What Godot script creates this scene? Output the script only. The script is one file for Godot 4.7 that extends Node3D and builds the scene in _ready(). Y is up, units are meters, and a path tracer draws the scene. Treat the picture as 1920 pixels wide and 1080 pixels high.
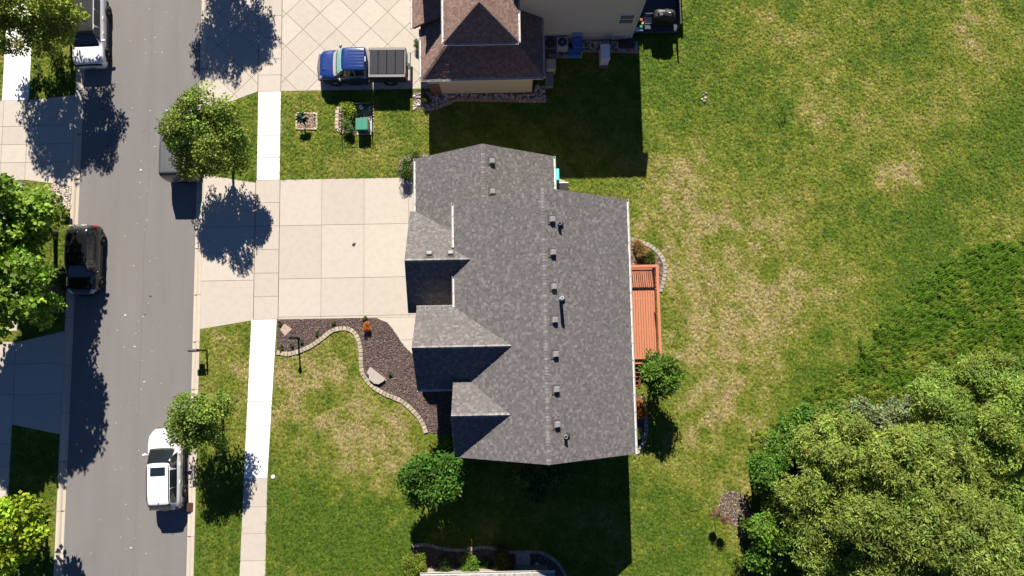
extends Node3D
# A suburban street seen from a drone: y up, metres, -z towards the top of the picture.

const ROOF_PITCH := 0.65
var rng := RandomNumberGenerator.new()
var noise_a := FastNoiseLite.new()
var noise_b := FastNoiseLite.new()
var noise_c := FastNoiseLite.new()
var taken := {}
var mats := {}
var paved: Array = []        # polygons on which no lawn grows
var beds: Array = []

# ---------------------------------------------------------------- helpers
func lin(r: float, g: float, b: float) -> Color:
	return Color(r, g, b).linear_to_srgb()

func noise_tex(freq: float, lo: float, hi: float, oct := 4, sd := 1, size := 512) -> NoiseTexture2D:
	var n := FastNoiseLite.new()
	n.noise_type = FastNoiseLite.TYPE_SIMPLEX
	n.seed = sd
	n.frequency = freq
	n.fractal_octaves = oct
	var t := NoiseTexture2D.new()
	t.width = size
	t.height = size
	t.seamless = true
	t.noise = n
	var g := Gradient.new()
	g.set_color(0, Color(lo, lo, lo))
	g.set_color(1, Color(hi, hi, hi))
	t.color_ramp = g
	return t

func bump_tex(freq: float, strength: float, sd := 3) -> NoiseTexture2D:
	var n := FastNoiseLite.new()
	n.noise_type = FastNoiseLite.TYPE_SIMPLEX
	n.seed = sd
	n.frequency = freq
	n.fractal_octaves = 4
	var t := NoiseTexture2D.new()
	t.width = 512
	t.height = 512
	t.seamless = true
	t.as_normal_map = true
	t.bump_strength = strength
	t.noise = n
	return t

func mat(key: String, c: Color, rough := 0.9, metal := 0.0) -> StandardMaterial3D:
	if mats.has(key):
		return mats[key]
	var m := StandardMaterial3D.new()
	m.resource_name = key
	m.albedo_color = c
	m.roughness = rough
	m.metallic = metal
	mats[key] = m
	return m

func grain(m: StandardMaterial3D, tex: Texture2D, scale: float, normal: Texture2D = null, ns := 0.6) -> StandardMaterial3D:
	m.albedo_texture = tex
	m.uv1_triplanar = true
	m.uv1_world_triplanar = true
	m.uv1_scale = Vector3.ONE * scale
	if normal:
		m.normal_enabled = true
		m.normal_texture = normal
		m.normal_scale = ns
	return m

func numbered(called: String) -> String:
	var n: int = taken.get(called, 0)
	taken[called] = n + 1
	return called if n == 0 else "%s_%03d" % [called, n]

func tag(o: Node, label: String, category: String, group := "", kind := "") -> void:
	if label:
		o.set_meta("label", label)
	if category:
		o.set_meta("category", category)
	if group:
		o.set_meta("group", group)
	if kind:
		o.set_meta("kind", kind)

func thing(called: String, label: String, category: String, at := Vector3.ZERO, turn := 0.0, group := "") -> Node3D:
	var o := Node3D.new()
	o.name = numbered(called)
	add_child(o)
	o.position = at
	o.rotation.y = turn
	tag(o, label, category, group)
	return o

func obj(called: String, mesh: Mesh, m: Material, parent: Node = null, at := Vector3.ZERO) -> MeshInstance3D:
	var o := MeshInstance3D.new()
	if parent == null:
		o.name = numbered(called)
		add_child(o)
	else:
		o.name = called
		parent.add_child(o, true)
	o.mesh = mesh
	if m:
		o.material_override = m
	o.position = at
	return o

func structure(called: String, mesh: Mesh, m: Material, label := "") -> MeshInstance3D:
	var o := obj(called, mesh, m)
	tag(o, label, "", "", "structure")
	return o

func begin(smooth := false) -> SurfaceTool:
	var st := SurfaceTool.new()
	st.begin(Mesh.PRIMITIVE_TRIANGLES)
	st.set_smooth_group(0 if smooth else -1)
	return st

func done(st: SurfaceTool) -> ArrayMesh:
	st.generate_normals()
	return st.commit()

func tri(st: SurfaceTool, a: Vector3, b: Vector3, c: Vector3, out: Vector3) -> void:
	st.add_vertex(a)
	if Plane(a, b, c).normal.dot(out) >= 0.0:
		st.add_vertex(b)
		st.add_vertex(c)
	else:
		st.add_vertex(c)
		st.add_vertex(b)

func quad(st: SurfaceTool, a: Vector3, b: Vector3, c: Vector3, d: Vector3, out: Vector3) -> void:
	tri(st, a, b, c, out)
	tri(st, a, c, d, out)

func add_box(st: SurfaceTool, lo: Vector3, hi: Vector3, t := Transform3D(), ch := 0.0) -> void:
	var q: Array = []
	for k in 8:
		q.append(t * Vector3(hi.x if k & 1 else lo.x, hi.y if k & 2 else lo.y, hi.z if k & 4 else lo.z))
	if ch > 0.0:   # the top edges are chamfered
		for k in [2, 3, 6, 7]:
			q.append(t * Vector3((hi.x - ch) if k & 1 else (lo.x + ch), hi.y, (hi.z - ch) if k & 4 else (lo.z + ch)))
			q[k] = t * Vector3(hi.x if k & 1 else lo.x, hi.y - ch, hi.z if k & 4 else lo.z)
	var b := t.basis
	quad(st, q[0], q[1], q[3], q[2], -b.z)
	quad(st, q[4], q[5], q[7], q[6], b.z)
	quad(st, q[0], q[2], q[6], q[4], -b.x)
	quad(st, q[1], q[3], q[7], q[5], b.x)
	quad(st, q[0], q[1], q[5], q[4], -b.y)
	if ch > 0.0:
		quad(st, q[8], q[9], q[11], q[10], b.y)
		quad(st, q[2], q[3], q[9], q[8], b.y - b.z)
		quad(st, q[6], q[7], q[11], q[10], b.y + b.z)
		quad(st, q[2], q[6], q[10], q[8], b.y - b.x)
		quad(st, q[3], q[7], q[11], q[9], b.y + b.x)
	else:
		quad(st, q[2], q[3], q[7], q[6], b.y)

func box(size: Vector3, ch := 0.0) -> ArrayMesh:   # stands on its base
	var st := begin()
	add_box(st, Vector3(-size.x / 2, 0, -size.z / 2), Vector3(size.x / 2, size.y, size.z / 2), Transform3D(), ch)
	return done(st)

func span(lo: Vector3, hi: Vector3, ch := 0.0) -> ArrayMesh:
	var st := begin()
	add_box(st, lo, hi, Transform3D(), ch)
	return done(st)

func add_tube(st: SurfaceTool, pts: Array, radii: Array, sides := 8) -> void:
	var rings: Array = []
	for i in pts.size():
		var d: Vector3 = (pts[mini(i + 1, pts.size() - 1)] - pts[maxi(i - 1, 0)]).normalized()
		var u := d.cross(Vector3(0.31, 0.2, 0.93)).normalized()
		var v := d.cross(u)
		var ring: Array = []
		for k in sides:
			var a := TAU * k / sides
			ring.append(pts[i] + (u * cos(a) + v * sin(a)) * radii[i])
		rings.append(ring)
	for i in pts.size() - 1:
		for k in sides:
			var n := (k + 1) % sides
			quad(st, rings[i][k], rings[i][n], rings[i + 1][n], rings[i + 1][k], rings[i][k] + rings[i][n] - pts[i] * 2.0)
	for e in [0, pts.size() - 1]:
		var dir: Vector3 = pts[e] - pts[1 if e == 0 else e - 1]
		for k in range(1, sides - 1):
			tri(st, rings[e][0], rings[e][k], rings[e][k + 1], dir)

func tube(pts: Array, radii: Array, sides := 8, smooth := true) -> ArrayMesh:
	var st := begin(smooth)
	add_tube(st, pts, radii, sides)
	return done(st)

func lathe(profile: Array, sides := 20, smooth := true) -> ArrayMesh:   # Vector2(radius, height)
	var st := begin(smooth)
	for i in profile.size() - 1:
		var p: Vector2 = profile[i]
		var q: Vector2 = profile[i + 1]
		var out2 := Vector2(q.y - p.y, p.x - q.x)
		for k in sides:
			var a := TAU * k / sides
			var b := TAU * (k + 1) / sides
			var mid := (a + b) / 2
			quad(st, Vector3(p.x * cos(a), p.y, p.x * sin(a)), Vector3(p.x * cos(b), p.y, p.x * sin(b)), Vector3(q.x * cos(b), q.y, q.x * sin(b)), Vector3(q.x * cos(a), q.y, q.x * sin(a)), Vector3(cos(mid) * out2.x, out2.y, sin(mid) * out2.x))
	return done(st)

func add_prism(st: SurfaceTool, poly: PackedVector2Array, y0: float, y1: float, ch := 0.0) -> void:
	var top := poly
	if ch > 0.0:
		var inner := Geometry2D.offset_polygon(poly, -ch)
		if inner.size() == 1 and inner[0].size() == poly.size():
			top = inner[0]
	var cc := not Geometry2D.is_polygon_clockwise(poly)
	var idx := Geometry2D.triangulate_polygon(top)
	for i in range(0, idx.size(), 3):
		var p := top[idx[i]]
		var q := top[idx[i + 1]]
		var r := top[idx[i + 2]]
		tri(st, Vector3(p.x, y1, p.y), Vector3(q.x, y1, q.y), Vector3(r.x, y1, r.y), Vector3.UP)
	for i in poly.size():
		var p := poly[i]
		var q := poly[(i + 1) % poly.size()]
		var e := q - p
		var n := Vector3(e.y, 0, -e.x) * (1.0 if cc else -1.0)
		quad(st, Vector3(p.x, y0, p.y), Vector3(q.x, y0, q.y), Vector3(q.x, y1, q.y), Vector3(p.x, y1, p.y), n)

func prism(poly: PackedVector2Array, y0: float, y1: float) -> ArrayMesh:
	var st := begin()
	add_prism(st, poly, y0, y1)
	return done(st)

func inset(poly: PackedVector2Array, d: float) -> PackedVector2Array:
	var r := Geometry2D.offset_polygon(poly, -d, Geometry2D.JOIN_MITER)
	return r[0] if r.size() else PackedVector2Array()

func rect(x0: float, z0: float, x1: float, z1: float) -> PackedVector2Array:
	return PackedVector2Array([Vector2(x0, z0), Vector2(x1, z0), Vector2(x1, z1), Vector2(x0, z1)])

func curve(pts: Array, step := 0.25) -> PackedVector2Array:   # a smooth line through the points
	var c := Curve2D.new()
	for i in pts.size():
		var t: Vector2 = (pts[mini(i + 1, pts.size() - 1)] - pts[maxi(i - 1, 0)]) / 6.0
		c.add_point(pts[i], -t, t)
	c.bake_interval = step
	return c.get_baked_points()

func multi(called: String, mesh: Mesh, m: Material, places: Array, colors: Array, parent: Node = null) -> MultiMeshInstance3D:
	var mm := MultiMesh.new()
	mm.transform_format = MultiMesh.TRANSFORM_3D
	mm.use_colors = true
	mm.mesh = mesh
	mm.instance_count = places.size()
	for i in places.size():
		mm.set_instance_transform(i, places[i])
		mm.set_instance_color(i, colors[i])
	var o := MultiMeshInstance3D.new()
	o.multimesh = mm
	o.material_override = m
	if parent == null:
		o.name = numbered(called)
		add_child(o)
	else:
		o.name = called
		parent.add_child(o, true)
	o.set_meta("kind", "stuff")
	return o

func in_any(list: Array, p: Vector2) -> bool:
	for e in list:
		if e[0].has_point(p) and Geometry2D.is_point_in_polygon(p, e[1]):
			return true
	return false

func keep(list: Array, outline: PackedVector2Array) -> void:
	var grown := Geometry2D.offset_polygon(outline, 0.035, Geometry2D.JOIN_MITER)
	var poly: PackedVector2Array = grown[0] if grown.size() == 1 else outline
	var r := Rect2(poly[0], Vector2.ZERO)
	for p in poly:
		r = r.expand(p)
	list.append([r.grow(0.01), poly])

func tint(c: Color, k: float) -> Color:
	return Color(c.r * k, c.g * k, c.b * k)

func pick(list: Array) -> Variant:
	return list[rng.randi() % list.size()]

# ---------------------------------------------------------------- lawn colour: what grows where
var dry_spots := [
	[-10.68, 2.94, 4.6, 0.5], [-13.35, 1.58, 2.2, 0.4], [-13.31, 4.85, 2, 0.42], [-10.00, 5.56, 2, 0.4], [-7.36, 5.29, 1.6, 0.3], [16.43, -0.53, 3.5, 0.35], [11.17, 4.65, 2.2, 0.3], [-12.02, 0.94, 2.5, 0.2], [-8.02, 5.92, 2.8, 0.35], [-18.38, -0.17, 2, 0.42], [-18.70, 0.48, 1.6, 0.15],
	[11.53, -11.23, 2, 0.55], [10.06, -8.81, 3, 0.38], [12.68, -6.35, 4, 0.5], [11.13, -1.97, 3.4, 0.5], [12.28, 2.05, 3.2, 0.5], [14.82, -1.90, 3, 0.42], [18.38, -5.22, 4, 0.22], [12.09, 6.30, 2.6, 0.48], [20.59, -7.93, 4.5, 0.25],
	[25.44, -11.25, 1.15, 1.5], [24.21, -10.92, 0.7, 1], [17.20, -20.78, 2.6, 0.5], [19.01, -15.69, 2, 0.22], [23.19, -15.97, 2.4, 0.35], [20.99, -14.23, 2, 0.28], [29.08, -15.86, 2, 0.3], [31.57, -20.52, 3.5, 0.2], [29.91, -21.65, 2.5, 0.3], [19.31, -14.97, 0.7, 0.5], [13.31, -12.60, 1, 0.3], [13.23, 9.85, 1.3, 0.5], [13.80, 11.45, 1.1, 0.55],
	[-30.59, -10.61, 2.2, 0.5], [-28.83, -9.53, 1, 0.4], [-9.05, -12.66, 2.2, 0.24], [-13.52, -12.39, 1.6, 0.1], [-32.93, -19.17, 1, 0.2], [-18.64, 2.79, 1.6, 0.3], [9.92, -5.38, 2.5, 0.35]]
var lush_spots := [
	[-11.61, 10.66, 3.6, 0.4], [-7.37, 11.05, 2.5, 0.35], [-12.00, 3.25, 0.35, 0.5], [-13.80, 5.01, 0.5, 0.5], [-8.35, 5.92, 0.5, 0.45], [-11.51, 2.93, 0.35, 0.4], [17.81, -14.82, 0.55, 0.9], [16.01, -5.26, 0.7, 0.45], [19.48, -1.14, 1, 0.3], [14.58, -0.56, 0.6, 0.45], [14.00, 1.09, 0.6, 0.4], [12.73, 6.63, 0.5, 0.3], [-9.02, 1.66, 0.7, 0.3], [12.11, -16.53, 2.2, 0.3],
	[10.23, 3.33, 1, 0.2], [19.37, -21.84, 1.4, 0.3], [24.11, -19.20, 2, 0.2], [26.22, -5.76, 2.2, 0.3], [32.01, -13.67, 2.2, 0.2], [-18.44, 11.48, 1.8, 0.3], [-16.73, -1.14, 0.4, 0.4], [10.31, 9.16, 2.4, 0.35], [25.78, -4.40, 3, 0.3], [19.96, 1.86, 2.4, 0.35]]

func dryness(x: float, z: float) -> float:
	var d := 0.24 + 0.32 * noise_a.get_noise_2d(x, z) + 0.36 * noise_b.get_noise_2d(x, z)
	for s in dry_spots:
		var q: float = ((x - s[0]) ** 2 + (z - s[1]) ** 2) / (s[2] * s[2])
		if q < 6.0:
			d += s[3] * exp(-q * 0.8) * (0.68 + 0.5 * noise_b.get_noise_2d(x + 40.0, z))
	for s in lush_spots:
		var q: float = ((x - s[0]) ** 2 + (z - s[1]) ** 2) / (s[2] * s[2])
		if q < 6.0:
			d -= s[3] * exp(-q * 0.8) * (0.9 + 0.7 * noise_b.get_noise_2d(x, z + 70.0))
	if x > -14.7 and x < -5.0 and z > 8.2 and z < 13.5:   # stripes left by the mower
		d -= 0.1 + 0.22 * sin((x + z * 1.25) * 4.4 + 3.0 * noise_a.get_noise_2d(x, z))
	if x > -19.6 and x < -16.7 and z > 8.0:
		d -= 0.05 + 0.1 * sin(x * 9.0)
	return clampf(d + 0.2 * noise_c.get_noise_2d(x, z), 0.0, 1.0)

const LUSH := Color(0.074, 0.138, 0.010)
const MID := Color(0.158, 0.2, 0.02)
const DRY := Color(0.272, 0.257, 0.064)
const BARE := Color(0.37, 0.305, 0.14)

func lawn_color(x: float, z: float, extra := 0.0) -> Color:
	var d := clampf(dryness(x, z) + extra, 0.0, 1.0)
	if d < 0.4:
		return LUSH.lerp(MID, d / 0.4)
	if d < 0.92:
		return MID.lerp(DRY, (d - 0.4) / 0.52)
	return DRY.lerp(BARE, (d - 0.92) / 0.08)

# ---------------------------------------------------------------- roofs
func roof_plane(parent: Node, poly: Array, palette: Array, under: Material, course := 0.14, thick := 0.16, coat := true) -> MeshInstance3D:
	# poly[0] -> poly[1] runs along the eave; the outline is convex
	var u: Vector3 = poly[1] - poly[0]
	u = Vector3(u.x, 0, u.z).normalized()
	var n := (poly[1] - poly[0] as Vector3).cross(poly[2] - poly[0]).normalized()
	if n.y < 0.0:
		n = -n
	var v := n.cross(u)
	if v.y < 0.0:
		v = -v
	var o: Vector3 = poly[0]
	var flat := PackedVector2Array()
	var lo := Vector2(1e9, 1e9)
	var hi := -lo
	for p in poly:
		var q := Vector2((p - o).dot(u), (p - o).dot(v))
		flat.append(q)
		lo = lo.min(q)
		hi = hi.max(q)
	var st := begin()
	for i in range(1, poly.size() - 1):
		tri(st, poly[0], poly[i], poly[i + 1], n)
		tri(st, poly[0] - n * thick, poly[i] - n * thick, poly[i + 1] - n * thick, -n)
	var mid := Vector3.ZERO
	for p in poly:
		mid += p / poly.size()
	for i in poly.size():
		var a: Vector3 = poly[i]
		var b: Vector3 = poly[(i + 1) % poly.size()]
		quad(st, a, b, b - n * thick, a - n * thick, (a + b) * 0.5 - mid)
	var slope := obj("roof", done(st), under, parent)
	if not coat:
		return slope
	var sh := begin()
	var rows := int(ceil((hi.y - lo.y) / course))
	for r in rows:
		var v0 := lo.y + r * course
		var x := lo.x - rng.randf() * 0.3
		while x < hi.x:
			var w: float = rng.randf_range(0.11, 0.18)
			var up: float = 0.02 if rng.randf() < 0.5 else 0.034
			var rect2 := PackedVector2Array([Vector2(x, v0), Vector2(x + w, v0), Vector2(x + w, v0 + course), Vector2(x, v0 + course)])
			x += w
			var inside := true
			for q in rect2:
				if not Geometry2D.is_point_in_polygon(q, flat):
					inside = false
			var pieces: Array = [rect2] if inside else Geometry2D.intersect_polygons(rect2, flat)
			var c: Color = pick(palette)
			c = tint(c, rng.randf_range(0.93, 1.07))
			sh.set_color(c)
			for piece in pieces:
				var ring: Array = []
				for q in piece:
					var k: float = 1.0 - clampf((q.y - v0) / course, 0.0, 1.0)
					ring.append(o + u * q.x + v * q.y + n * (0.004 + up * k))
				for i in range(1, ring.size() - 1):
					tri(sh, ring[0], ring[i], ring[i + 1], n)
				if inside:
					var a2 := o + u * rect2[0].x + v * v0
					var b2 := o + u * rect2[1].x + v * v0
					quad(sh, ring[0], ring[1], b2, a2, -v)
	var m := mat("shingle", Color.WHITE, 0.95)
	if not m.vertex_color_use_as_albedo:
		m.vertex_color_use_as_albedo = true
		grain(m, noise_tex(0.03, 0.86, 1.1, 5, 7), 0.35)
	var s := obj("shingles", done(sh), m, slope)
	s.set_meta("kind", "stuff")
	return slope

func ridge_caps(parent: Node, a: Vector3, b: Vector3, left: Vector3, right: Vector3, palette: Array, step := 0.15, size := 0.3) -> void:
	# bent shingles laid over a ridge or a hip; left and right run down the two slopes
	var d := (b - a).normalized()
	var count := int((b - a).length() / step)
	var shapes: Array = []
	for k in 3:
		var st := begin()
		var l := left.normalized() * (size / 2)
		var r := right.normalized() * (size / 2)
		var upv := -(left.normalized() + right.normalized()).normalized()
		var c := upv * 0.045
		var e := d * (step * 1.15)
		var lift := upv * 0.02
		quad(st, l + lift, c + lift, c + e, l + e, -right + upv)
		quad(st, r + lift, c + lift, c + e, r + e, -left + upv)
		quad(st, l + lift, c + lift, c - upv * 0.03, l - upv * 0.03, -d)
		quad(st, r + lift, c + lift, c - upv * 0.03, r - upv * 0.03, -d)
		shapes.append(done(st))
	for i in count:
		var c: Color = palette[rng.randi() % palette.size()]
		var key := "cap%02d%02d%02d" % [int(c.r * 99), int(c.g * 99), int(c.b * 99)]
		var m := mat(key, c.linear_to_srgb(), 0.95)
		obj("ridge_cap", shapes[i % 3], m, parent, a + d * (step * i))

func gutter(parent: Node, a: Vector3, b: Vector3, out: Vector3, m: Material) -> void:
	# an open trough with a rolled lip, hung along an eave
	var prof := [Vector2(0.0, 0.02), Vector2(0.0, -0.11), Vector2(0.09, -0.11), Vector2(0.125, -0.005), Vector2(0.115, 0.012), Vector2(0.10, -0.005), Vector2(0.075, -0.095), Vector2(0.015, -0.095), Vector2(0.012, 0.02)]
	var st := begin()
	for i in prof.size():
		var p: Vector2 = prof[i]
		var q: Vector2 = prof[(i + 1) % prof.size()]
		var e := q - p
		quad(st, a + out * p.x + Vector3.UP * p.y, b + out * p.x + Vector3.UP * p.y, b + out * q.x + Vector3.UP * q.y, a + out * q.x + Vector3.UP * q.y, out * -e.y + Vector3.UP * e.x)
	for end in [a, b]:
		add_box(st, Vector3(0.0, -0.115, -0.006), Vector3(0.125, 0.0, 0.006), Transform3D(Basis(out, Vector3.UP, out.cross(Vector3.UP)), end))
	var g := obj("gutter", done(st), m, parent)
	var n := int((b - a).length() / 0.9)
	var hang := begin()
	for i in n:
		var p := a.lerp(b, (i + 0.5) / n)
		add_box(hang, Vector3(0.0, 0.002, -0.012), Vector3(0.12, 0.014, 0.012), Transform3D(Basis(out, Vector3.UP, out.cross(Vector3.UP)), p))
	if n > 0:
		obj("gutter_hanger", done(hang), m, g)

func wall_block(parent: Node, x0: float, z0: float, x1: float, z1: float, y1: float, m: Material, y0 := -0.05) -> void:
	obj("wall", span(Vector3(x0, y0, z0), Vector3(x1, y1, z1)), m, parent)

func gable_wall(parent: Node, a: Vector3, b: Vector3, peak: Vector3, m: Material, thick: Vector3) -> void:
	var st := begin()
	var n := thick.normalized()
	tri(st, a, b, peak, -n)
	tri(st, a + thick, b + thick, peak + thick, n)
	quad(st, a, peak, peak + thick, a + thick, peak - b)
	quad(st, b, peak, peak + thick, b + thick, peak - a)
	quad(st, a, b, b + thick, a + thick, Vector3.DOWN)
	obj("gable_wall", done(st), m, parent)

# ---------------------------------------------------------------- plants
var leaf_meshes := {}

func clump(key: String, leaves: int, length: float, width: float, radius: float, droop: float, sd: int) -> ArrayMesh:
	if leaf_meshes.has(key):
		return leaf_meshes[key]
	var r := RandomNumberGenerator.new()
	r.seed = sd
	var st := SurfaceTool.new()
	st.begin(Mesh.PRIMITIVE_TRIANGLES)
	for i in leaves:
		var d := Vector3(r.randfn(), r.randfn() * 0.8 + 0.25, r.randfn()).normalized()
		var p := d * radius * pow(r.randf(), 0.45)
		var along := (d + Vector3(r.randfn() * 0.6, r.randfn() * 0.4 - droop, r.randfn() * 0.6)).normalized()
		var nrm := (Vector3(r.randfn() * 0.55, 1.0, r.randfn() * 0.55) + d * 0.4).normalized()
		var side := along.cross(nrm).normalized()
		nrm = side.cross(along).normalized()
		if nrm.y < 0.0:
			nrm = -nrm
		var l := length * r.randf_range(0.7, 1.25)
		var w := width * r.randf_range(0.75, 1.2) * 0.5
		var k := r.randf_range(0.75, 1.2)
		st.set_color(Color(k * r.randf_range(0.94, 1.1), k, k * r.randf_range(0.8, 1.0)))
		st.set_normal(nrm)
		var a := p
		var b := p + along * l * 0.5 + side * w - nrm * 0.012
		var c := p + along * l - nrm * l * 0.12
		var e := p + along * l * 0.5 - side * w - nrm * 0.012
		tri(st, a, b, c, nrm)
		tri(st, a, c, e, nrm)
	leaf_meshes[key] = st.commit()
	return leaf_meshes[key]

func leaf_mat(key: String, back: float) -> StandardMaterial3D:
	var m := mat(key, Color.WHITE, 0.62)
	if not m.vertex_color_use_as_albedo:
		m.vertex_color_use_as_albedo = true
		m.cull_mode = BaseMaterial3D.CULL_DISABLED
		m.metallic_specular = 0.35
		m.backlight_enabled = true
		m.backlight = Color(back, back, back * 0.45)
	return m

func tree(called: String, label: String, at: Vector3, trunk: float, rx: float, ry: float, cy: float, style: String, color: Color, sd: int, group := "", lean := Vector2.ZERO, dens := 1.0) -> Node3D:
	var r := RandomNumberGenerator.new()
	r.seed = sd
	var t := thing(called, label, "tree" if not called.contains("shrub") and not called.contains("bush") else "shrub", at, 0.0, group)
	var bark := mat("bark", lin(0.09, 0.07, 0.055), 0.95)
	var top := Vector3(lean.x, cy, lean.y)
	var keyed := {"broad": ["broad", 30, 0.17, 0.11, 0.28, 0.15], "maple": ["maple", 24, 0.26, 0.2, 0.34, 0.1], "willow": ["willow", 42, 0.22, 0.06, 0.27, 0.3], "fine": ["fine", 34, 0.14, 0.095, 0.28, 0.1], "grassy": ["grassy", 46, 0.4, 0.035, 0.1, 0.1], "small": ["small", 34, 0.08, 0.05, 0.2, 0.05]}
	var k: Array = keyed[style]
	var st := begin(true)
	if trunk > 0.02:
		add_tube(st, [Vector3(0, -0.05, 0), Vector3(0.02, 0.4, 0.01), Vector3(lean.x * 0.4, cy * 0.55, lean.y * 0.4), top + Vector3(0, ry * 0.3, 0)], [trunk * 1.35, trunk, trunk * 0.75, trunk * 0.2], 8)
		obj("trunk", done(st), bark, t)
	# lobes
	var lobes: Array = []
	lobes.append([top, minf(rx, ry) * 0.62])
	var n := int(clampf(rx * (11.0 if style == "willow" else 6.5), 5, 30))
	var small := clampf(minf(rx, ry * 1.4) / 0.55, 0.25, 1.0) if style in ["small", "grassy"] else 1.0
	for i in n:
		var a := TAU * (i + r.randf() * 0.7) / n * 2.618
		var h := r.randf_range(-0.55, 0.85)
		var s := sqrt(1.0 - h * h * 0.8)
		var q := Vector3(cos(a) * s * rx * r.randf_range(0.45, 0.9), h * ry * 0.75, sin(a) * s * rx * r.randf_range(0.45, 0.9))
		lobes.append([top + q, minf(rx, ry) * (r.randf_range(0.14, 0.34) if style == "willow" else r.randf_range(0.2, 0.42))])
	if trunk > 0.05:
		for i in mini(lobes.size() - 1, 7):
			var e: Vector3 = lobes[i + 1][0]
			var s0 := Vector3(lean.x * 0.4, cy * 0.55, lean.y * 0.4)
			obj("limb", tube([s0, s0.lerp(e, 0.5) + Vector3(0, 0.15, 0), e], [trunk * 0.5, trunk * 0.3, trunk * 0.1], 6), bark, t)
	for part in 2:
		var places: Array = []
		var colors: Array = []
		for lobe in lobes:
			var lr: float = lobe[1]
			var cr: float = k[4] * small
			var cnt := int(maxf(6.0, 4.0 * PI * lr * lr / (cr * cr) * 0.85 * dens / 2.0))
			var shade := r.randf_range(0.78, 1.22)
			for i in cnt:
				var d := Vector3(r.randfn(), r.randfn() + 0.35, r.randfn()).normalized()
				if d.y < -0.55:
					continue
				var p: Vector3 = lobe[0] + d * lr * (r.randf_range(0.72, 1.1) if r.randf() < (0.66 if style == "willow" else 0.84) else r.randf_range(1.1, 1.75 if style == "willow" else 1.4))
				var deep := false
				for other in lobes:
					if other != lobe and p.distance_to(other[0]) < other[1] * 0.72:
						deep = true
						break
				if deep or p.y < 0.02:
					continue
				var b := Basis(Quaternion(Vector3.UP, (d + Vector3(0, 0.8, 0)).normalized())) * Basis(Vector3.UP, r.randf() * TAU)
				places.append(Transform3D(b.scaled(Vector3.ONE * small * r.randf_range(0.75, 1.3)), p))
				var tone := shade * r.randf_range(0.62, 1.38)
				colors.append(Color(color.r * tone * r.randf_range(0.88, 1.2), color.g * tone, color.b * tone))
		multi("foliage", clump(k[0] + str(part), k[1], k[2], k[3], k[4], k[5], 11 + part * 7), leaf_mat("leaf_" + style, 0.8), places, colors, t)
	return t

# ---------------------------------------------------------------- vehicles: a body lofted through stations along its length (front at +z)
func ring_at(stations: Array, z: float) -> Array:
	var i := 0
	while i < stations.size() - 2 and stations[i + 1][0] < z:
		i += 1
	var a: Array = stations[i]
	var b: Array = stations[i + 1]
	var p: Array = stations[maxi(i - 1, 0)]
	var q: Array = stations[mini(i + 2, stations.size() - 1)]
	var t := clampf((z - a[0]) / (b[0] - a[0]), 0.0, 1.0)
	var f: Array = []
	for k in range(1, 7):
		var m0: float = (b[k] - p[k]) / maxf(b[0] - p[0], 0.01) * (b[0] - a[0])
		var m1: float = (q[k] - a[k]) / maxf(q[0] - a[0], 0.01) * (b[0] - a[0])
		var d: float = b[k] - a[k]
		m0 = clampf(m0, -3.0 * absf(d), 3.0 * absf(d)) if m0 * d > 0 else 0.0
		m1 = clampf(m1, -3.0 * absf(d), 3.0 * absf(d)) if m1 * d > 0 else 0.0
		var t2 := t * t
		var t3 := t2 * t
		f.append((2 * t3 - 3 * t2 + 1) * a[k] + (t3 - 2 * t2 + t) * m0 + (-2 * t3 + 3 * t2) * b[k] + (t3 - t2) * m1)
	var ws: float = f[0]
	var wb: float = f[1]
	var ysh: float = f[2]
	var wt: float = f[3]
	var yt: float = f[4]
	var yc: float = f[5]
	return [Vector2(ws * 0.9, 0.2), Vector2(ws, 0.34), Vector2(wb * 1.012, lerpf(0.34, ysh, 0.6)), Vector2(wb, ysh - 0.07), Vector2(wb - 0.04, ysh), Vector2(lerpf(wb - 0.04, wt, 0.88), lerpf(ysh, yt, 0.86)), Vector2(wt, yt), Vector2(wt * 0.82, lerpf(yt, yc, 0.6)), Vector2(0, yc)]

func body_point(stations: Array, z: float, v: float) -> Vector3:
	var s := 1.0
	if v > 8.0:
		v = 16.0 - v
		s = -1.0
	var r := ring_at(stations, z)
	var i := mini(int(v), 7)
	var q: Vector2 = (r[i] as Vector2).lerp(r[i + 1], v - i)
	return Vector3(q.x * s, q.y, z)

func body_patch(stations: Array, z0: float, z1: float, v0: float, v1: float, out := 0.008, nz := 8, bend := 0.0, taper := 0.0) -> ArrayMesh:
	var st := begin(true)
	var vs: Array = []
	var nv := maxi(2, int(ceil(absf(v1 - v0) * 3)))
	for j in nv + 1:
		vs.append(lerpf(v0, v1, float(j) / nv))
	var grid: Array = []
	for i in nz + 1:
		var row: Array = []
		for j in nv + 1:
			var m: float = (float(j) / nv - 0.5) * 2.0
			var za := lerpf(z0 + taper * (float(j) / nv), z1 - taper * (float(j) / nv), float(i) / nz) - bend * m * m
			var p := body_point(stations, za, vs[j])
			var dv := body_point(stations, za, minf(vs[j] + 0.05, 16.0)) - body_point(stations, za, maxf(vs[j] - 0.05, 0.0))
			var dz := body_point(stations, za + 0.02, vs[j]) - body_point(stations, za - 0.02, vs[j])
			var nn := dz.cross(dv).normalized()
			if nn.dot(p - Vector3(0, 0.5, za)) < 0.0:
				nn = -nn
			row.append([p + nn * out, nn])
		grid.append(row)
	for i in nz:
		for j in nv:
			quad(st, grid[i][j][0], grid[i][j + 1][0], grid[i + 1][j + 1][0], grid[i + 1][j][0], grid[i][j][1])
	return done(st)

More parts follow.
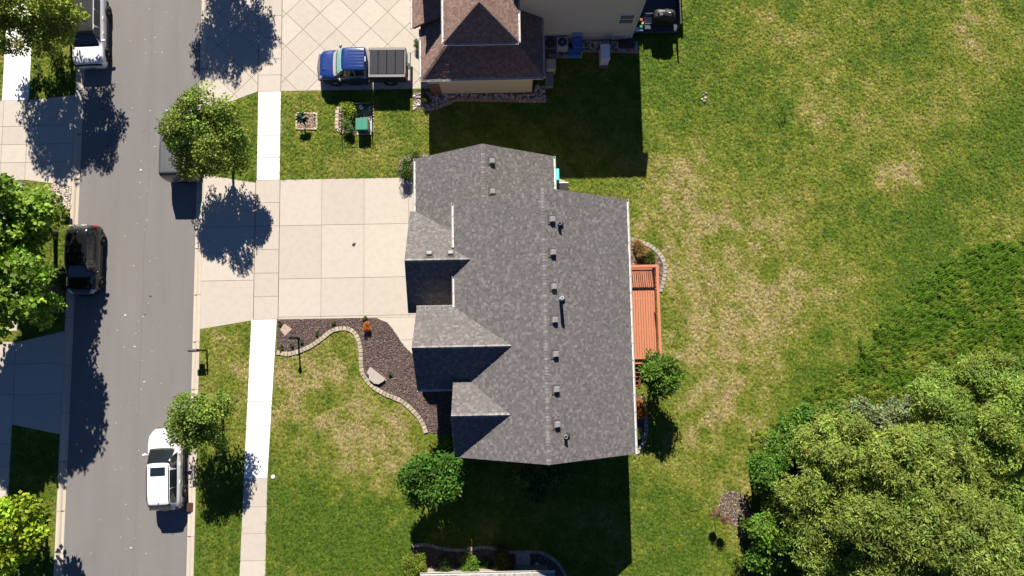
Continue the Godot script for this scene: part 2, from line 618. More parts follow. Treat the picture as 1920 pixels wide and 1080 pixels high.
func body_loft(stations: Array) -> ArrayMesh:
	var st := begin(true)
	var z0: float = stations[0][0]
	var z1: float = stations[-1][0]
	var n := 64
	var rows: Array = []
	for i in n + 1:
		var z := lerpf(z0, z1, float(i) / n)
		var row: Array = []
		for j in 17:
			row.append(body_point(stations, z, j))
		rows.append(row)
	for i in n:
		for j in 16:
			var out: Vector3 = (rows[i][j] + rows[i + 1][j + 1]) * 0.5 - Vector3(0, 0.6, (rows[i][j].z + rows[i + 1][j].z) * 0.5)
			quad(st, rows[i][j], rows[i][j + 1], rows[i + 1][j + 1], rows[i + 1][j], out)
		quad(st, rows[i][0], rows[i + 1][0], rows[i + 1][16], rows[i][16], Vector3.DOWN)
	for e in [0, n]:
		for j in range(0, 16):
			tri(st, Vector3(0, 0.5, rows[e][0].z), rows[e][j], rows[e][j + 1], Vector3(0, 0, -1 if e == 0 else 1))
	return done(st)

func wheels(t: Node3D, x: float, zf: float, zr: float, radius: float, rim: Material) -> void:
	var tyre := mat("tyre", lin(0.018, 0.018, 0.019), 0.85)
	var hollow := mat("wheel_arch", lin(0.008, 0.008, 0.008), 0.9)
	var prof := [Vector2(radius * 0.66, -0.11), Vector2(radius * 0.94, -0.115), Vector2(radius, -0.08), Vector2(radius, 0.08), Vector2(radius * 0.94, 0.115), Vector2(radius * 0.66, 0.11)]
	var tm := lathe(prof, 22)
	var rp := begin()
	for k in 5:   # five spokes and a hub
		var a := TAU * k / 5
		var b := Transform3D(Basis(Vector3.UP, a), Vector3.ZERO)
		add_box(rp, Vector3(-0.045, 0.045, 0.03), Vector3(0.045, 0.085, radius * 0.66), b)
	add_box(rp, Vector3(-0.07, 0.04, -0.07), Vector3(0.07, 0.095, 0.07))
	var rm := done(rp)
	var back := lathe([Vector2(0.0, 0.02), Vector2(radius * 0.67, 0.02), Vector2(radius * 0.69, 0.105), Vector2(radius * 0.62, 0.112)], 20)
	for side in [-1, 1]:
		for z in [zf, zr]:
			var arch := obj("wheel_arch", lathe([Vector2(0, 0.03), Vector2(radius * 1.13, 0.03), Vector2(radius * 1.15, -0.1)], 22), hollow, t, Vector3(x * side, radius, z))
			arch.rotation.z = -PI / 2 * side
			var w := obj("wheel", tm, tyre, t, Vector3((x - 0.055) * side, radius, z))
			w.rotation.z = -PI / 2 * side
			obj("rim", rm, rim, w)
			obj("rim_well", back, hollow, w)

func mirrors(t: Node3D, x: float, y: float, z: float, m: Material) -> void:
	for s in [-1, 1]:
		var st := begin(true)
		add_tube(st, [Vector3(0, 0, 0), Vector3(0.1 * s, 0.02, 0.0)], [0.03, 0.03], 6)
		add_tube(st, [Vector3(0.07 * s, 0.03, 0.03), Vector3(0.11 * s, 0.04, 0.03), Vector3(0.25 * s, 0.04, -0.005), Vector3(0.29 * s, 0.035, -0.02)], [0.05, 0.085, 0.085, 0.04], 9)
		obj("side_mirror", done(st), m, t, Vector3(x * s, y, z))

func suv(called: String, label: String, at: Vector3, turn: float, size: Vector3, paint: Material, o: Dictionary) -> Node3D:
	# size: width, height, length
	var t := thing(called, label, o.get("category", "car"), at, turn, o.get("group", "cars parked along the kerb"))
	var w := size.x / 1.9
	var h := size.y / 1.69
	var l := size.z / 4.72
	var base := [
		[-2.36, 0.64, 0.66, 0.74, 0.50, 0.80, 0.82], [-2.31, 0.80, 0.82, 0.92, 0.60, 0.98, 1.01], [-2.14, 0.89, 0.89, 1.02, 0.62, 1.26, 1.30], [-1.86, 0.93, 0.93, 1.05, 0.645, 1.56, 1.60],
		[-0.9, 0.95, 0.955, 1.03, 0.665, 1.66, 1.69], [0.0, 0.95, 0.96, 1.01, 0.66, 1.65, 1.68], [0.42, 0.95, 0.957, 1.0, 0.645, 1.60, 1.63], [1.12, 0.95, 0.955, 0.98, 0.74, 1.09, 1.13], [1.26, 0.95, 0.95, 0.97, 0.74, 1.02, 1.06],
		[1.85, 0.925, 0.90, 0.91, 0.68, 0.95, 0.985], [2.12, 0.82, 0.78, 0.80, 0.55, 0.85, 0.88], [2.29, 0.64, 0.60, 0.70, 0.40, 0.73, 0.75], [2.36, 0.44, 0.42, 0.60, 0.28, 0.62, 0.63]]
	if o.get("boxy", false):
		base = [
			[-2.36, 0.84, 0.86, 0.98, 0.74, 1.20, 1.22], [-2.33, 0.90, 0.92, 1.02, 0.76, 1.45, 1.47], [-2.24, 0.93, 0.94, 1.04, 0.76, 1.60, 1.62], [-2.1, 0.94, 0.95, 1.05, 0.77, 1.66, 1.685],
			[-0.9, 0.95, 0.955, 1.03, 0.77, 1.67, 1.69], [0.0, 0.95, 0.96, 1.01, 0.76, 1.65, 1.68], [0.5, 0.95, 0.957, 1.0, 0.74, 1.58, 1.61], [1.02, 0.95, 0.955, 1.0, 0.78, 1.14, 1.18], [1.15, 0.95, 0.95, 0.99, 0.78, 1.06, 1.10],
			[1.95, 0.935, 0.93, 0.95, 0.74, 1.0, 1.03], [2.24, 0.89, 0.86, 0.86, 0.66, 0.91, 0.94], [2.33, 0.80, 0.76, 0.76, 0.56, 0.79, 0.81], [2.36, 0.70, 0.66, 0.66, 0.46, 0.68, 0.69]]
	var s: Array = []
	for q in base:
		s.append([q[0] * l, q[1] * w, q[2] * w, q[3] * h, q[4] * w, q[5] * h, q[6] * h])
	obj("body", body_loft(s), paint, t)
	var glass := mat("car_glass", lin(0.012, 0.016, 0.02), 0.06)
	glass.metallic_specular = 0.7
	var black := mat("black_trim", lin(0.012, 0.012, 0.013), 0.45)
	obj("windshield", body_patch(s, 0.44 * l, 1.15 * l, 5.8, 10.2, 0.008, 10, 0.10 * l), glass, t)
	if o.get("boxy", false):
		obj("rear_window", body_patch(s, -2.345 * l, -2.2 * l, 5.9, 10.1, 0.008, 8), glass, t)
	else:
		obj("rear_window", body_patch(s, -2.24 * l, -1.9 * l, 5.9, 10.1, 0.008, 8, -0.08), glass, t)
	for side in [0, 1]:
		var va: float = 4.25 if side == 0 else 11.75
		var vb: float = 5.75 if side == 0 else 10.25
		obj("side_window", body_patch(s, -1.85 * l, -0.98 * l, va, vb, 0.008, 6, 0.0, 0.08), glass, t)
		obj("side_window", body_patch(s, -0.965 * l, 0.01 * l, va, vb, 0.008, 6), glass, t)
		obj("side_window", body_patch(s, 0.03 * l, 0.95 * l, va, vb, 0.008, 8, 0.0, 0.26), glass, t)
		var c0: float = 0.1 if side == 0 else 14.4
		obj("lower_cladding", body_patch(s, -2.1 * l, 2.0 * l, c0, c0 + 1.5, 0.012, 20), black, t)
		var h0: float = 3.3 if side == 0 else 10.6
		obj("headlight", body_patch(s, 1.98 * l, 2.22 * l, h0, h0 + 2.1, 0.01, 6), mat("lamp_glass", lin(0.5, 0.52, 0.55), 0.12, 0.3), t)
		obj("tail_light", body_patch(s, -2.325 * l, -2.16 * l, (3.2 if side == 0 else 11.4), (4.6 if side == 0 else 12.8), 0.01, 5), mat("tail_lamp", lin(0.25, 0.01, 0.01), 0.2), t)
		for hz in [-0.75, 0.25]:
			var p := body_point(s, hz * l, 3.0 if side == 0 else 13.0)
			obj("door_handle", span(p + Vector3(-0.02, -0.02, -0.1), p + Vector3(0.02, 0.02, 0.1)), paint, t)
	obj("grille", body_patch(s, 2.29 * l, 2.35 * l, 3.0, 13.0, 0.012, 4), black, t)
	obj("wiper_cowl", body_patch(s, 1.13 * l, 1.22 * l, 5.2, 10.8, 0.009, 4, 0.10 * l), black, t)
	if o.has("roof_paint"):
		obj("roof_panel", body_patch(s, -2.0 * l, 0.42 * l, 6.15, 9.85, 0.01, 14), o.roof_paint, t)
	if o.get("sunroof", false):
		obj("sunroof", body_patch(s, -0.28 * l, 0.2 * l, 7.2, 8.8, 0.012, 6), glass, t)
	if o.get("rails", false):
		for side in [-1, 1]:
			var pts: Array = []
			for i in 9:
				var z := lerpf(-1.85, 0.3, i / 8.0) * l
				var p := body_point(s, z, 6.25)
				pts.append(Vector3(p.x * side, p.y + (0.015 if i == 0 or i == 8 else 0.055), z))
			obj("roof_rail", tube(pts, [0.018, 0.02, 0.02, 0.02, 0.02, 0.02, 0.02, 0.02, 0.018], 6), o.get("rail_paint", black), t)
	if o.get("ribs", false):
		for x in [-0.5, -0.25, 0.0, 0.25, 0.5]:
			var y0 := 1.675 * h
			obj("roof_rib", span(Vector3(x - 0.03, y0, -1.9 * l), Vector3(x + 0.03, y0 + 0.022, 0.05 * l)), paint, t)
	obj("antenna", tube([Vector3(0, 1.62 * h, -1.78 * l), Vector3(0, 1.68 * h, -1.72 * l), Vector3(0, 1.72 * h, -1.84 * l)], [0.05, 0.035, 0.01], 6), paint, t)
	mirrors(t, 0.9 * w, 1.03 * h, 0.86 * l, o.get("mirror_paint", paint))
	wheels(t, 0.945 * w, 1.42 * l, -1.38 * l, 0.35 * h, mat("alloy", lin(0.25, 0.25, 0.26), 0.4, 0.6))
	obj("licence_plate", span(Vector3(-0.16, 0.72, -2.375 * l), Vector3(0.16, 0.87, -2.33 * l)), mat("plate", lin(0.6, 0.6, 0.6), 0.5), t)
	return t

func pickup(at: Vector3, turn: float) -> void:
	var t := thing("pickup_truck", "blue crew cab pickup with grey folding bed cover on the diamond scored driveway", "pickup truck", at, turn)
	var blue := mat("blue_paint", lin(0.009, 0.034, 0.165), 0.28)
	blue.clearcoat_enabled = true
	blue.clearcoat_roughness = 0.08
	var pewter := mat("pewter_paint", lin(0.21, 0.2, 0.185), 0.35, 0.3)
	var black := mat("black_trim", lin(0.012, 0.012, 0.013), 0.45)
	var glass := mat("car_glass", lin(0.012, 0.016, 0.02), 0.06)
	var s := [
		[-0.26, 0.95, 0.96, 1.16, 0.74, 1.78, 1.81], [-0.2, 0.96, 0.97, 1.17, 0.75, 1.83, 1.86], [0.3, 0.97, 0.98, 1.16, 0.75, 1.86, 1.89], [0.95, 0.97, 0.98, 1.14, 0.74, 1.85, 1.88], [1.2, 0.97, 0.98, 1.13, 0.72, 1.79, 1.82],
		[1.68, 0.97, 0.975, 1.11, 0.80, 1.23, 1.27], [1.82, 0.97, 0.97, 1.10, 0.80, 1.14, 1.18], [2.45, 0.96, 0.95, 1.05, 0.76, 1.10, 1.13], [2.72, 0.93, 0.90, 0.98, 0.70, 1.03, 1.06], [2.83, 0.88, 0.84, 0.88, 0.62, 0.92, 0.94], [2.87, 0.80, 0.76, 0.72, 0.55, 0.76, 0.77]]
	obj("body", body_loft(s), blue, t)
	obj("windshield", body_patch(s, 1.18, 1.72, 5.8, 10.2, 0.006, 10, 0.12), glass, t)
	obj("sunshade", body_patch(s, 1.25, 1.64, 6.0, 10.0, 0.012, 10, 0.12), mat("sunshade", lin(0.25, 0.52, 0.48), 0.3, 0.15), t)
	obj("wiper_cowl", body_patch(s, 1.70, 1.92, 5.0, 11.0, 0.008, 4, 0.2), mat("cowl_grey", lin(0.33, 0.30, 0.27), 0.6), t)
	obj("rear_window", body_patch(s, -0.255, -0.21, 5.2, 10.8, 0.01, 4), glass, t)
	obj("brake_light", span(Vector3(-0.16, 1.80, -0.285), Vector3(0.16, 1.86, -0.245)), mat("white_trim", lin(0.75, 0.75, 0.73), 0.4), t)
	for side in [0, 1]:
		var va: float = 4.3 if side == 0 else 11.7
		var vb: float = 5.75 if side == 0 else 10.25
		obj("side_window", body_patch(s, -0.16, 0.42, va, vb, 0.008, 5), glass, t)
		obj("side_window", body_patch(s, 0.48, 1.5, va, vb, 0.008, 8, 0.0, 0.2), glass, t)
		var c0: float = 0.1 if side == 0 else 13.3
		obj("lower_body_trim", body_patch(s, -0.24, 2.8, c0, c0 + 2.6, 0.01, 14), mat("truck_side", lin(0.03, 0.035, 0.05), 0.35), t)
		obj("headlight", body_patch(s, 2.64, 2.82, (3.6 if side == 0 else 10.9), (5.1 if side == 0 else 12.4), 0.012, 5), mat("lamp_glass", lin(0.5, 0.52, 0.55), 0.12, 0.3), t)
		var sg: float = 1.0 if side == 0 else -1.0
		obj("side_step", tube([Vector3(0.98 * sg, 0.36, 1.35), Vector3(1.04 * sg, 0.34, 1.25), Vector3(1.04 * sg, 0.34, -0.1), Vector3(0.98 * sg, 0.36, -0.2)], [0.04, 0.045, 0.045, 0.04], 7), black, t)
		for sz in [1.15, 0.1]:
			obj("step_pad", span(Vector3(1.0 * sg - 0.09, 0.385, sz - 0.16), Vector3(1.0 * sg + 0.09, 0.40, sz + 0.16)), mat("alloy", lin(0.25, 0.25, 0.26), 0.4, 0.6), t)
		obj("bed_side", span(Vector3(0.80 * sg if sg > 0 else -0.98, 0.5, -2.68), Vector3(0.98 if sg > 0 else -0.80, 1.28, -0.36)), mat("truck_side", Color.BLACK), t)
		obj("bed_rail", span(Vector3(0.79 * sg if sg > 0 else -0.985, 1.283, -2.70), Vector3(0.985 if sg > 0 else -0.79, 1.34, -0.36), 0.02), pewter, t)
		obj("tail_light", span(Vector3(0.90 * sg if sg > 0 else -0.99, 0.85, -2.72), Vector3(0.99 if sg > 0 else -0.90, 1.2, -2.60)), mat("tail_lamp", lin(0.25, 0.01, 0.01), 0.2), t)
	for i in 6:
		var x := -0.5 + i * 0.2
		obj("roof_rib", span(Vector3(x - 0.035, 1.865, -0.12), Vector3(x + 0.035, 1.897, 0.82), 0.015), blue, t)
	obj("hood_bulge", span(Vector3(-0.42, 1.06, 1.95), Vector3(0.42, 1.148, 2.6), 0.03), blue, t)
	obj("front_bumper", tube([Vector3(-0.93, 0.62, 2.62), Vector3(-0.82, 0.62, 2.86), Vector3(0, 0.62, 2.95), Vector3(0.82, 0.62, 2.86), Vector3(0.93, 0.62, 2.62)], [0.13, 0.14, 0.14, 0.14, 0.13], 8), pewter, t)
	obj("grille", body_patch(s, 2.80, 2.865, 4.4, 11.6, 0.012, 4), pewter, t)
	obj("bed_floor", span(Vector3(-0.80, 0.62, -2.62), Vector3(0.80, 0.68, -0.38)), black, t)
	obj("bed_front", span(Vector3(-0.80, 0.62, -0.44), Vector3(0.80, 1.30, -0.37)), pewter, t)
	obj("tailgate", span(Vector3(-0.795, 0.6, -2.72), Vector3(0.795, 1.335, -2.63), 0.02), pewter, t)
	obj("tailgate_handle", span(Vector3(-0.14, 1.0, -2.755), Vector3(0.14, 1.14, -2.72)), black, t)
	obj("rear_bumper", span(Vector3(-0.96, 0.52, -2.93), Vector3(0.96, 0.70, -2.74), 0.03), mat("alloy", Color.GRAY), t)
	obj("bumper_step", span(Vector3(-0.2, 0.703, -2.925), Vector3(0.2, 0.715, -2.75)), black, t)
	var cover := mat("bed_cover", lin(0.04, 0.041, 0.05), 0.5)
	grain(cover, noise_tex(0.02, 0.75, 1.15, 4, 19), 0.9)
	cover.metallic_specular = 0.2
	for i in 4:
		var z0 := -2.60 + i * 0.545
		obj("cover_panel", span(Vector3(-0.785, 1.30, z0), Vector3(0.785, 1.352 + 0.004 * (i % 2), z0 + 0.515), 0.012), cover, t)
	mirrors(t, 0.94, 1.22, 1.42, mat("pewter_paint", Color.GRAY))
	wheels(t, 0.965, 1.92, -1.62, 0.39, mat("bright_alloy", lin(0.55, 0.56, 0.58), 0.3, 0.5))

# ---------------------------------------------------------------- paving
var slab_mats: Array = []

func concrete(key: String, c: Color) -> Array:
	var list: Array = []
	for i in 4:
		var k: float = [1.0, 0.94, 1.03, 0.965][i]
		var m := mat(key + str(i), tint(c, k).linear_to_srgb(), 0.9)
		grain(m, mats["slab_tex"], 0.23)
		list.append(m)
	return list

func paving(called: String, outline: PackedVector2Array, cells: Array, tones: Array, y := 0.02, gap := 0.011, label := "") -> Node3D:
	# a bed of joint sand with the slabs on it, each slab a piece of its own
	var base := structure(called, prism(outline, -0.06, y - 0.012), mats["joint"], label)
	keep(paved, outline)
	for c in cells:
		for piece in Geometry2D.intersect_polygons(c, outline):
			if Geometry2D.is_polygon_clockwise(piece) and piece.size() < 3:
				continue
			for q in Geometry2D.offset_polygon(piece, -gap, Geometry2D.JOIN_MITER):
				if q.size() < 3:
					continue
				var ar := 0.0
				for i in q.size():
					ar += q[i].cross(q[(i + 1) % q.size()])
				if absf(ar) < 0.02:
					continue
				var st := begin()
				add_prism(st, q, -0.05, y + rng.randf_range(-0.002, 0.002))
				obj("slab", done(st), tones[rng.randi() % tones.size()], base)
	return base

func strips(x0: float, x1: float, zs: Array) -> Array:
	var list: Array = []
	for i in zs.size() - 1:
		list.append(rect(x0, zs[i], x1, zs[i + 1]))
	return list

func grid_cells(xs: Array, zs: Array) -> Array:
	var list: Array = []
	for i in xs.size() - 1:
		list += strips(xs[i], xs[i + 1], zs)
	return list

func diamonds(center: Vector2, half: float, n: int) -> Array:
	var list: Array = []
	for i in range(-n, n + 1):
		for j in range(-n, n + 1):
			var c := center + Vector2(i + j, i - j) * half
			list.append(PackedVector2Array([c + Vector2(half, 0), c + Vector2(0, half), c + Vector2(-half, 0), c + Vector2(0, -half)]))
	return list

func kerb(called: String, inner: float, outer: float, cuts: Array, label: String) -> void:
	var o := structure(called, span(Vector3(minf(inner, outer) + 0.01, -0.3, -60), Vector3(maxf(inner, outer) - 0.01, -0.13, 60)), mats["joint"], label)
	var tones := concrete("kerb", Color(0.47, 0.41, 0.335))
	for i in cuts.size() - 1:
		var z0: float = cuts[i] + 0.01
		var z1: float = cuts[i + 1] - 0.01
		var prof := [Vector2(0.0, -0.119), Vector2(0.36, -0.095), Vector2(0.52, -0.02), Vector2(0.70, 0.012), Vector2(1.0, 0.014), Vector2(1.0, -0.2), Vector2(0.0, -0.2)]
		var st := begin()
		for k in 4:
			var p: Vector2 = prof[k]
			var q: Vector2 = prof[k + 1]
			quad(st, Vector3(lerpf(inner, outer, p.x), p.y, z0), Vector3(lerpf(inner, outer, p.x), p.y, z1), Vector3(lerpf(inner, outer, q.x), q.y, z1), Vector3(lerpf(inner, outer, q.x), q.y, z0), Vector3.UP)
		for z in [z0, z1]:
			for k in range(1, 6):
				var a: Vector2 = prof[0]
				var b: Vector2 = prof[k]
				var c: Vector2 = prof[k + 1]
				tri(st, Vector3(lerpf(inner, outer, a.x), a.y, z), Vector3(lerpf(inner, outer, b.x), b.y, z), Vector3(lerpf(inner, outer, c.x), c.y, z), Vector3(0, 0, -1 if z == z0 else 1))
		quad(st, Vector3(inner, -0.119, z0), Vector3(inner, -0.119, z1), Vector3(inner, -0.2, z1), Vector3(inner, -0.2, z0), Vector3(inner - outer, 0, 0))
		quad(st, Vector3(outer, 0.014, z0), Vector3(outer, 0.014, z1), Vector3(outer, -0.2, z1), Vector3(outer, -0.2, z0), Vector3(outer - inner, 0, 0))
		obj("kerb_segment", done(st), tones[i % 4], o)

func edging(called: String, label: String, path: PackedVector2Array, length: float, width: float, high: float, tones: Array, group := "") -> void:
	var t := thing(called, label, "garden edging", Vector3.ZERO, 0.0, group)
	var shapes := [box(Vector3(length * 0.95, high + 0.06, width), 0.02), box(Vector3(length * 0.9, high + 0.055, width * 0.96), 0.024), box(Vector3(length * 0.93, high + 0.065, width * 1.03), 0.018)]
	var total := 0.0
	for i in path.size() - 1:
		total += path[i].distance_to(path[i + 1])
	var n := int(total / length)
	var seg := 0
	var walked := 0.0
	for i in n:
		var want := (i + 0.5) * total / n
		while seg < path.size() - 2 and walked + path[seg].distance_to(path[seg + 1]) < want:
			walked += path[seg].distance_to(path[seg + 1])
			seg += 1
		var d := (path[seg + 1] - path[seg]).normalized()
		var p := path[seg] + d * (want - walked)
		var o := obj("paver", shapes[i % 3], tones[rng.randi() % tones.size()], t, Vector3(p.x, -0.05, p.y))
		o.rotation.y = atan2(-d.y, d.x) + rng.randf_range(-0.04, 0.04)
	var around := PackedVector2Array()
	for p in path:
		around.append(p)
	for q in Geometry2D.offset_polyline(around, width * 0.5):
		keep(paved, q)

func stone_shape(sd: int) -> ArrayMesh:
	var r := RandomNumberGenerator.new()
	r.seed = sd
	var st := begin(true)
	var rings: Array = []
	for j in 4:
		var row: Array = []
		var y: float = [-0.5, 0.1, 0.62, 0.9][j]
		var rad: float = [0.8, 1.0, 0.75, 0.3][j]
		for k in 6:
			var a := TAU * k / 6 + j * 0.4
			row.append(Vector3(cos(a) * rad * r.randf_range(0.8, 1.15), y * r.randf_range(0.9, 1.1), sin(a) * rad * r.randf_range(0.8, 1.15)))
		rings.append(row)
	for j in 3:
		for k in 6:
			var n := (k + 1) % 6
			quad(st, rings[j][k], rings[j][n], rings[j + 1][n], rings[j + 1][k], rings[j][k] + rings[j + 1][n])
	for k in range(1, 5):
		tri(st, rings[3][0], rings[3][k], rings[3][k + 1], Vector3.UP)
	return done(st)

func scatter(poly: PackedVector2Array, per_m2: float) -> Array:
	var lo := poly[0]
	var hi := poly[0]
	for p in poly:
		lo = lo.min(p)
		hi = hi.max(p)
	var list: Array = []
	for i in int((hi.x - lo.x) * (hi.y - lo.y) * per_m2):
		var p := Vector2(rng.randf_range(lo.x, hi.x), rng.randf_range(lo.y, hi.y))
		if Geometry2D.is_point_in_polygon(p, poly):
			list.append(p)
	return list

func rock_bed(called: String, label: String, poly: PackedVector2Array, palette: Array, size: float, per_m2: float) -> void:
	structure(called, prism(poly, -0.05, 0.012), mat("bed_soil", lin(0.10, 0.08, 0.065), 0.95), label)
	keep(paved, poly)
	var places: Array = []
	var colors: Array = []
	for p in scatter(poly, per_m2):
		var s := size * rng.randf_range(0.6, 1.4)
		places.append(Transform3D(Basis(Vector3.UP, rng.randf() * TAU).scaled(Vector3(s * rng.randf_range(0.8, 1.3), s * 0.6, s)), Vector3(p.x, 0.02, p.y)))
		colors.append(tint(pick(palette), rng.randf_range(0.75, 1.2)))
	var m := mat("river_rock", Color.WHITE, 0.85)
	m.vertex_color_use_as_albedo = true
	var o := multi("rocks", stone_shape(5), m, places, colors)
	tag(o, "loose landscaping stones lying in " + label, "stones")

func mulch_bed(called: String, label: String, poly: PackedVector2Array, palette: Array, per_m2: float) -> void:
	var soil := mat("mulch_soil", lin(0.085, 0.062, 0.055), 0.97)
	grain(soil, mats["fine_tex"], 1.2)
	structure(called, prism(poly, -0.05, 0.016), soil, label)
	keep(paved, poly)
	var places: Array = []
	var colors: Array = []
	for p in scatter(poly, per_m2):
		var b := Basis(Vector3.UP, rng.randf() * TAU) * Basis(Vector3.RIGHT, rng.randfn() * 0.3) * Basis(Vector3.FORWARD, rng.randfn() * 0.3)
		places.append(Transform3D(b.scaled_local(Vector3(rng.randf_range(0.05, 0.15), 0.014, rng.randf_range(0.02, 0.045))), Vector3(p.x, 0.024 + rng.randf() * 0.014, p.y)))
		colors.append(tint(pick(palette), rng.randf_range(0.6, 1.3)))
	var m := mat("mulch_chip", Color.WHITE, 0.9)
	m.vertex_color_use_as_albedo = true
	var o := multi("mulch_chips", box(Vector3.ONE), m, places, colors)
	tag(o, "bark chips covering " + label, "mulch")

func mailbox(at: Vector3, turn: float, label: String) -> void:
	# a post with an arm that carries a round-topped box
	var t := thing("mailbox", label, "mailbox", at, turn, "kerbside mailboxes")
	var black := mat("mailbox_black", lin(0.015, 0.015, 0.016), 0.4)
	obj("post", span(Vector3(-0.05, -0.05, -0.05), Vector3(0.05, 1.18, 0.05), 0.015), black, t)
	obj("arm", span(Vector3(-0.5, 0.93, -0.04), Vector3(-0.05, 1.0, 0.04)), black, t)
	obj("brace", tube([Vector3(-0.05, 0.62, 0), Vector3(-0.38, 0.93, 0)], [0.025, 0.025], 6), black, t)
	var st := begin(true)
	var n := 10
	for i in n + 1:
		pass
	var ring: Array = [Vector2(-0.09, 0.0)]
	for i in n + 1:
		var a := PI - PI * i / n
		ring.append(Vector2(cos(a) * 0.09, 0.13 + sin(a) * 0.09))
	ring.append(Vector2(0.09, 0.0))
	for i in ring.size():
		var p: Vector2 = ring[i]
		var q: Vector2 = ring[(i + 1) % ring.size()]
		quad(st, Vector3(-0.62, 1.0 + p.y, p.x), Vector3(-0.62, 1.0 + q.y, q.x), Vector3(-0.1, 1.0 + q.y, q.x), Vector3(-0.1, 1.0 + p.y, p.x), Vector3(0, p.y + q.y - 0.16, p.x + q.x))
	obj("mail_drum", done(st), mat("mailbox_shell", lin(0.10, 0.10, 0.105), 0.35, 0.4), t)
	for x in [-0.63, -0.1]:
		var cap := begin()
		for i in range(1, ring.size() - 1):
			tri(cap, Vector3(x, 1.0 + ring[0].y, ring[0].x), Vector3(x, 1.0 + ring[i].y, ring[i].x), Vector3(x, 1.0 + ring[i + 1].y, ring[i + 1].x), Vector3(-1 if x < -0.3 else 1, 0, 0))
		obj("mail_door", done(cap), black, t)
	obj("flag", span(Vector3(-0.4, 1.1, 0.10), Vector3(-0.2, 1.14, 0.112)), mat("mail_flag", lin(0.3, 0.02, 0.02), 0.5), t)
	obj("newspaper_holder", span(Vector3(-0.5, 0.72, -0.08), Vector3(-0.15, 0.9, 0.08), 0.02), black, t)

# ---------------------------------------------------------------- buildings
const GREYS := [Color(0.112, 0.108, 0.108), Color(0.120, 0.113, 0.113), Color(0.107, 0.104, 0.105), Color(0.096, 0.093, 0.095), Color(0.115, 0.110, 0.110), Color(0.118, 0.112, 0.112), Color(0.167, 0.157, 0.155), Color(0.152, 0.135, 0.132), Color(0.103, 0.099, 0.099), Color(0.124, 0.112, 0.110), Color(0.138, 0.131, 0.131)]
const CAPS := [Color(0.209, 0.202, 0.197), Color(0.167, 0.159, 0.158), Color(0.242, 0.232, 0.228), Color(0.142, 0.138, 0.139)]
const BROWNS := [Color(0.210, 0.133, 0.109), Color(0.185, 0.120, 0.100), Color(0.235, 0.152, 0.128), Color(0.160, 0.101, 0.085), Color(0.202, 0.138, 0.119), Color(0.176, 0.106, 0.085)]
const PALES := [Color(0.264, 0.248, 0.232), Color(0.224, 0.212, 0.200), Color(0.296, 0.280, 0.260), Color(0.200, 0.188, 0.180)]

func settle(t: Node3D, c: Vector3) -> void:   # moves the root to the thing's base
	for k in t.get_children():
		(k as Node3D).position -= c
	t.position = c

func box_vent(parent: Node, p: Vector3, turn: float, slope: float) -> void:
	var metal := mat("vent_metal", lin(0.24, 0.235, 0.23), 0.6)
	var b := Basis(Vector3.UP, turn) * Basis(Vector3.RIGHT, slope)
	var v := obj("roof_vent", span(Vector3(-0.14, 0.05, -0.14), Vector3(0.14, 0.21, 0.14), 0.03), metal, parent)
	v.transform = Transform3D(b, p)
	obj("vent_flange", span(Vector3(-0.24, 0.03, -0.24), Vector3(0.24, 0.052, 0.24)), mat("roof_felt", Color.WHITE), v)

func vent_pipe(parent: Node, p: Vector3, radius: float, high: float, m: Material) -> void:
	var v := obj("vent_pipe", lathe([Vector2(radius, -0.2), Vector2(radius, high), Vector2(radius * 0.8, high), Vector2(radius * 0.8, high - 0.15), Vector2(0, high - 0.15)], 12), m, parent, p)
	obj("pipe_boot", lathe([Vector2(radius * 2.6, -0.05), Vector2(radius * 1.3, 0.09), Vector2(radius, 0.12)], 12), mat("boot_rubber", lin(0.03, 0.03, 0.03), 0.8), v)

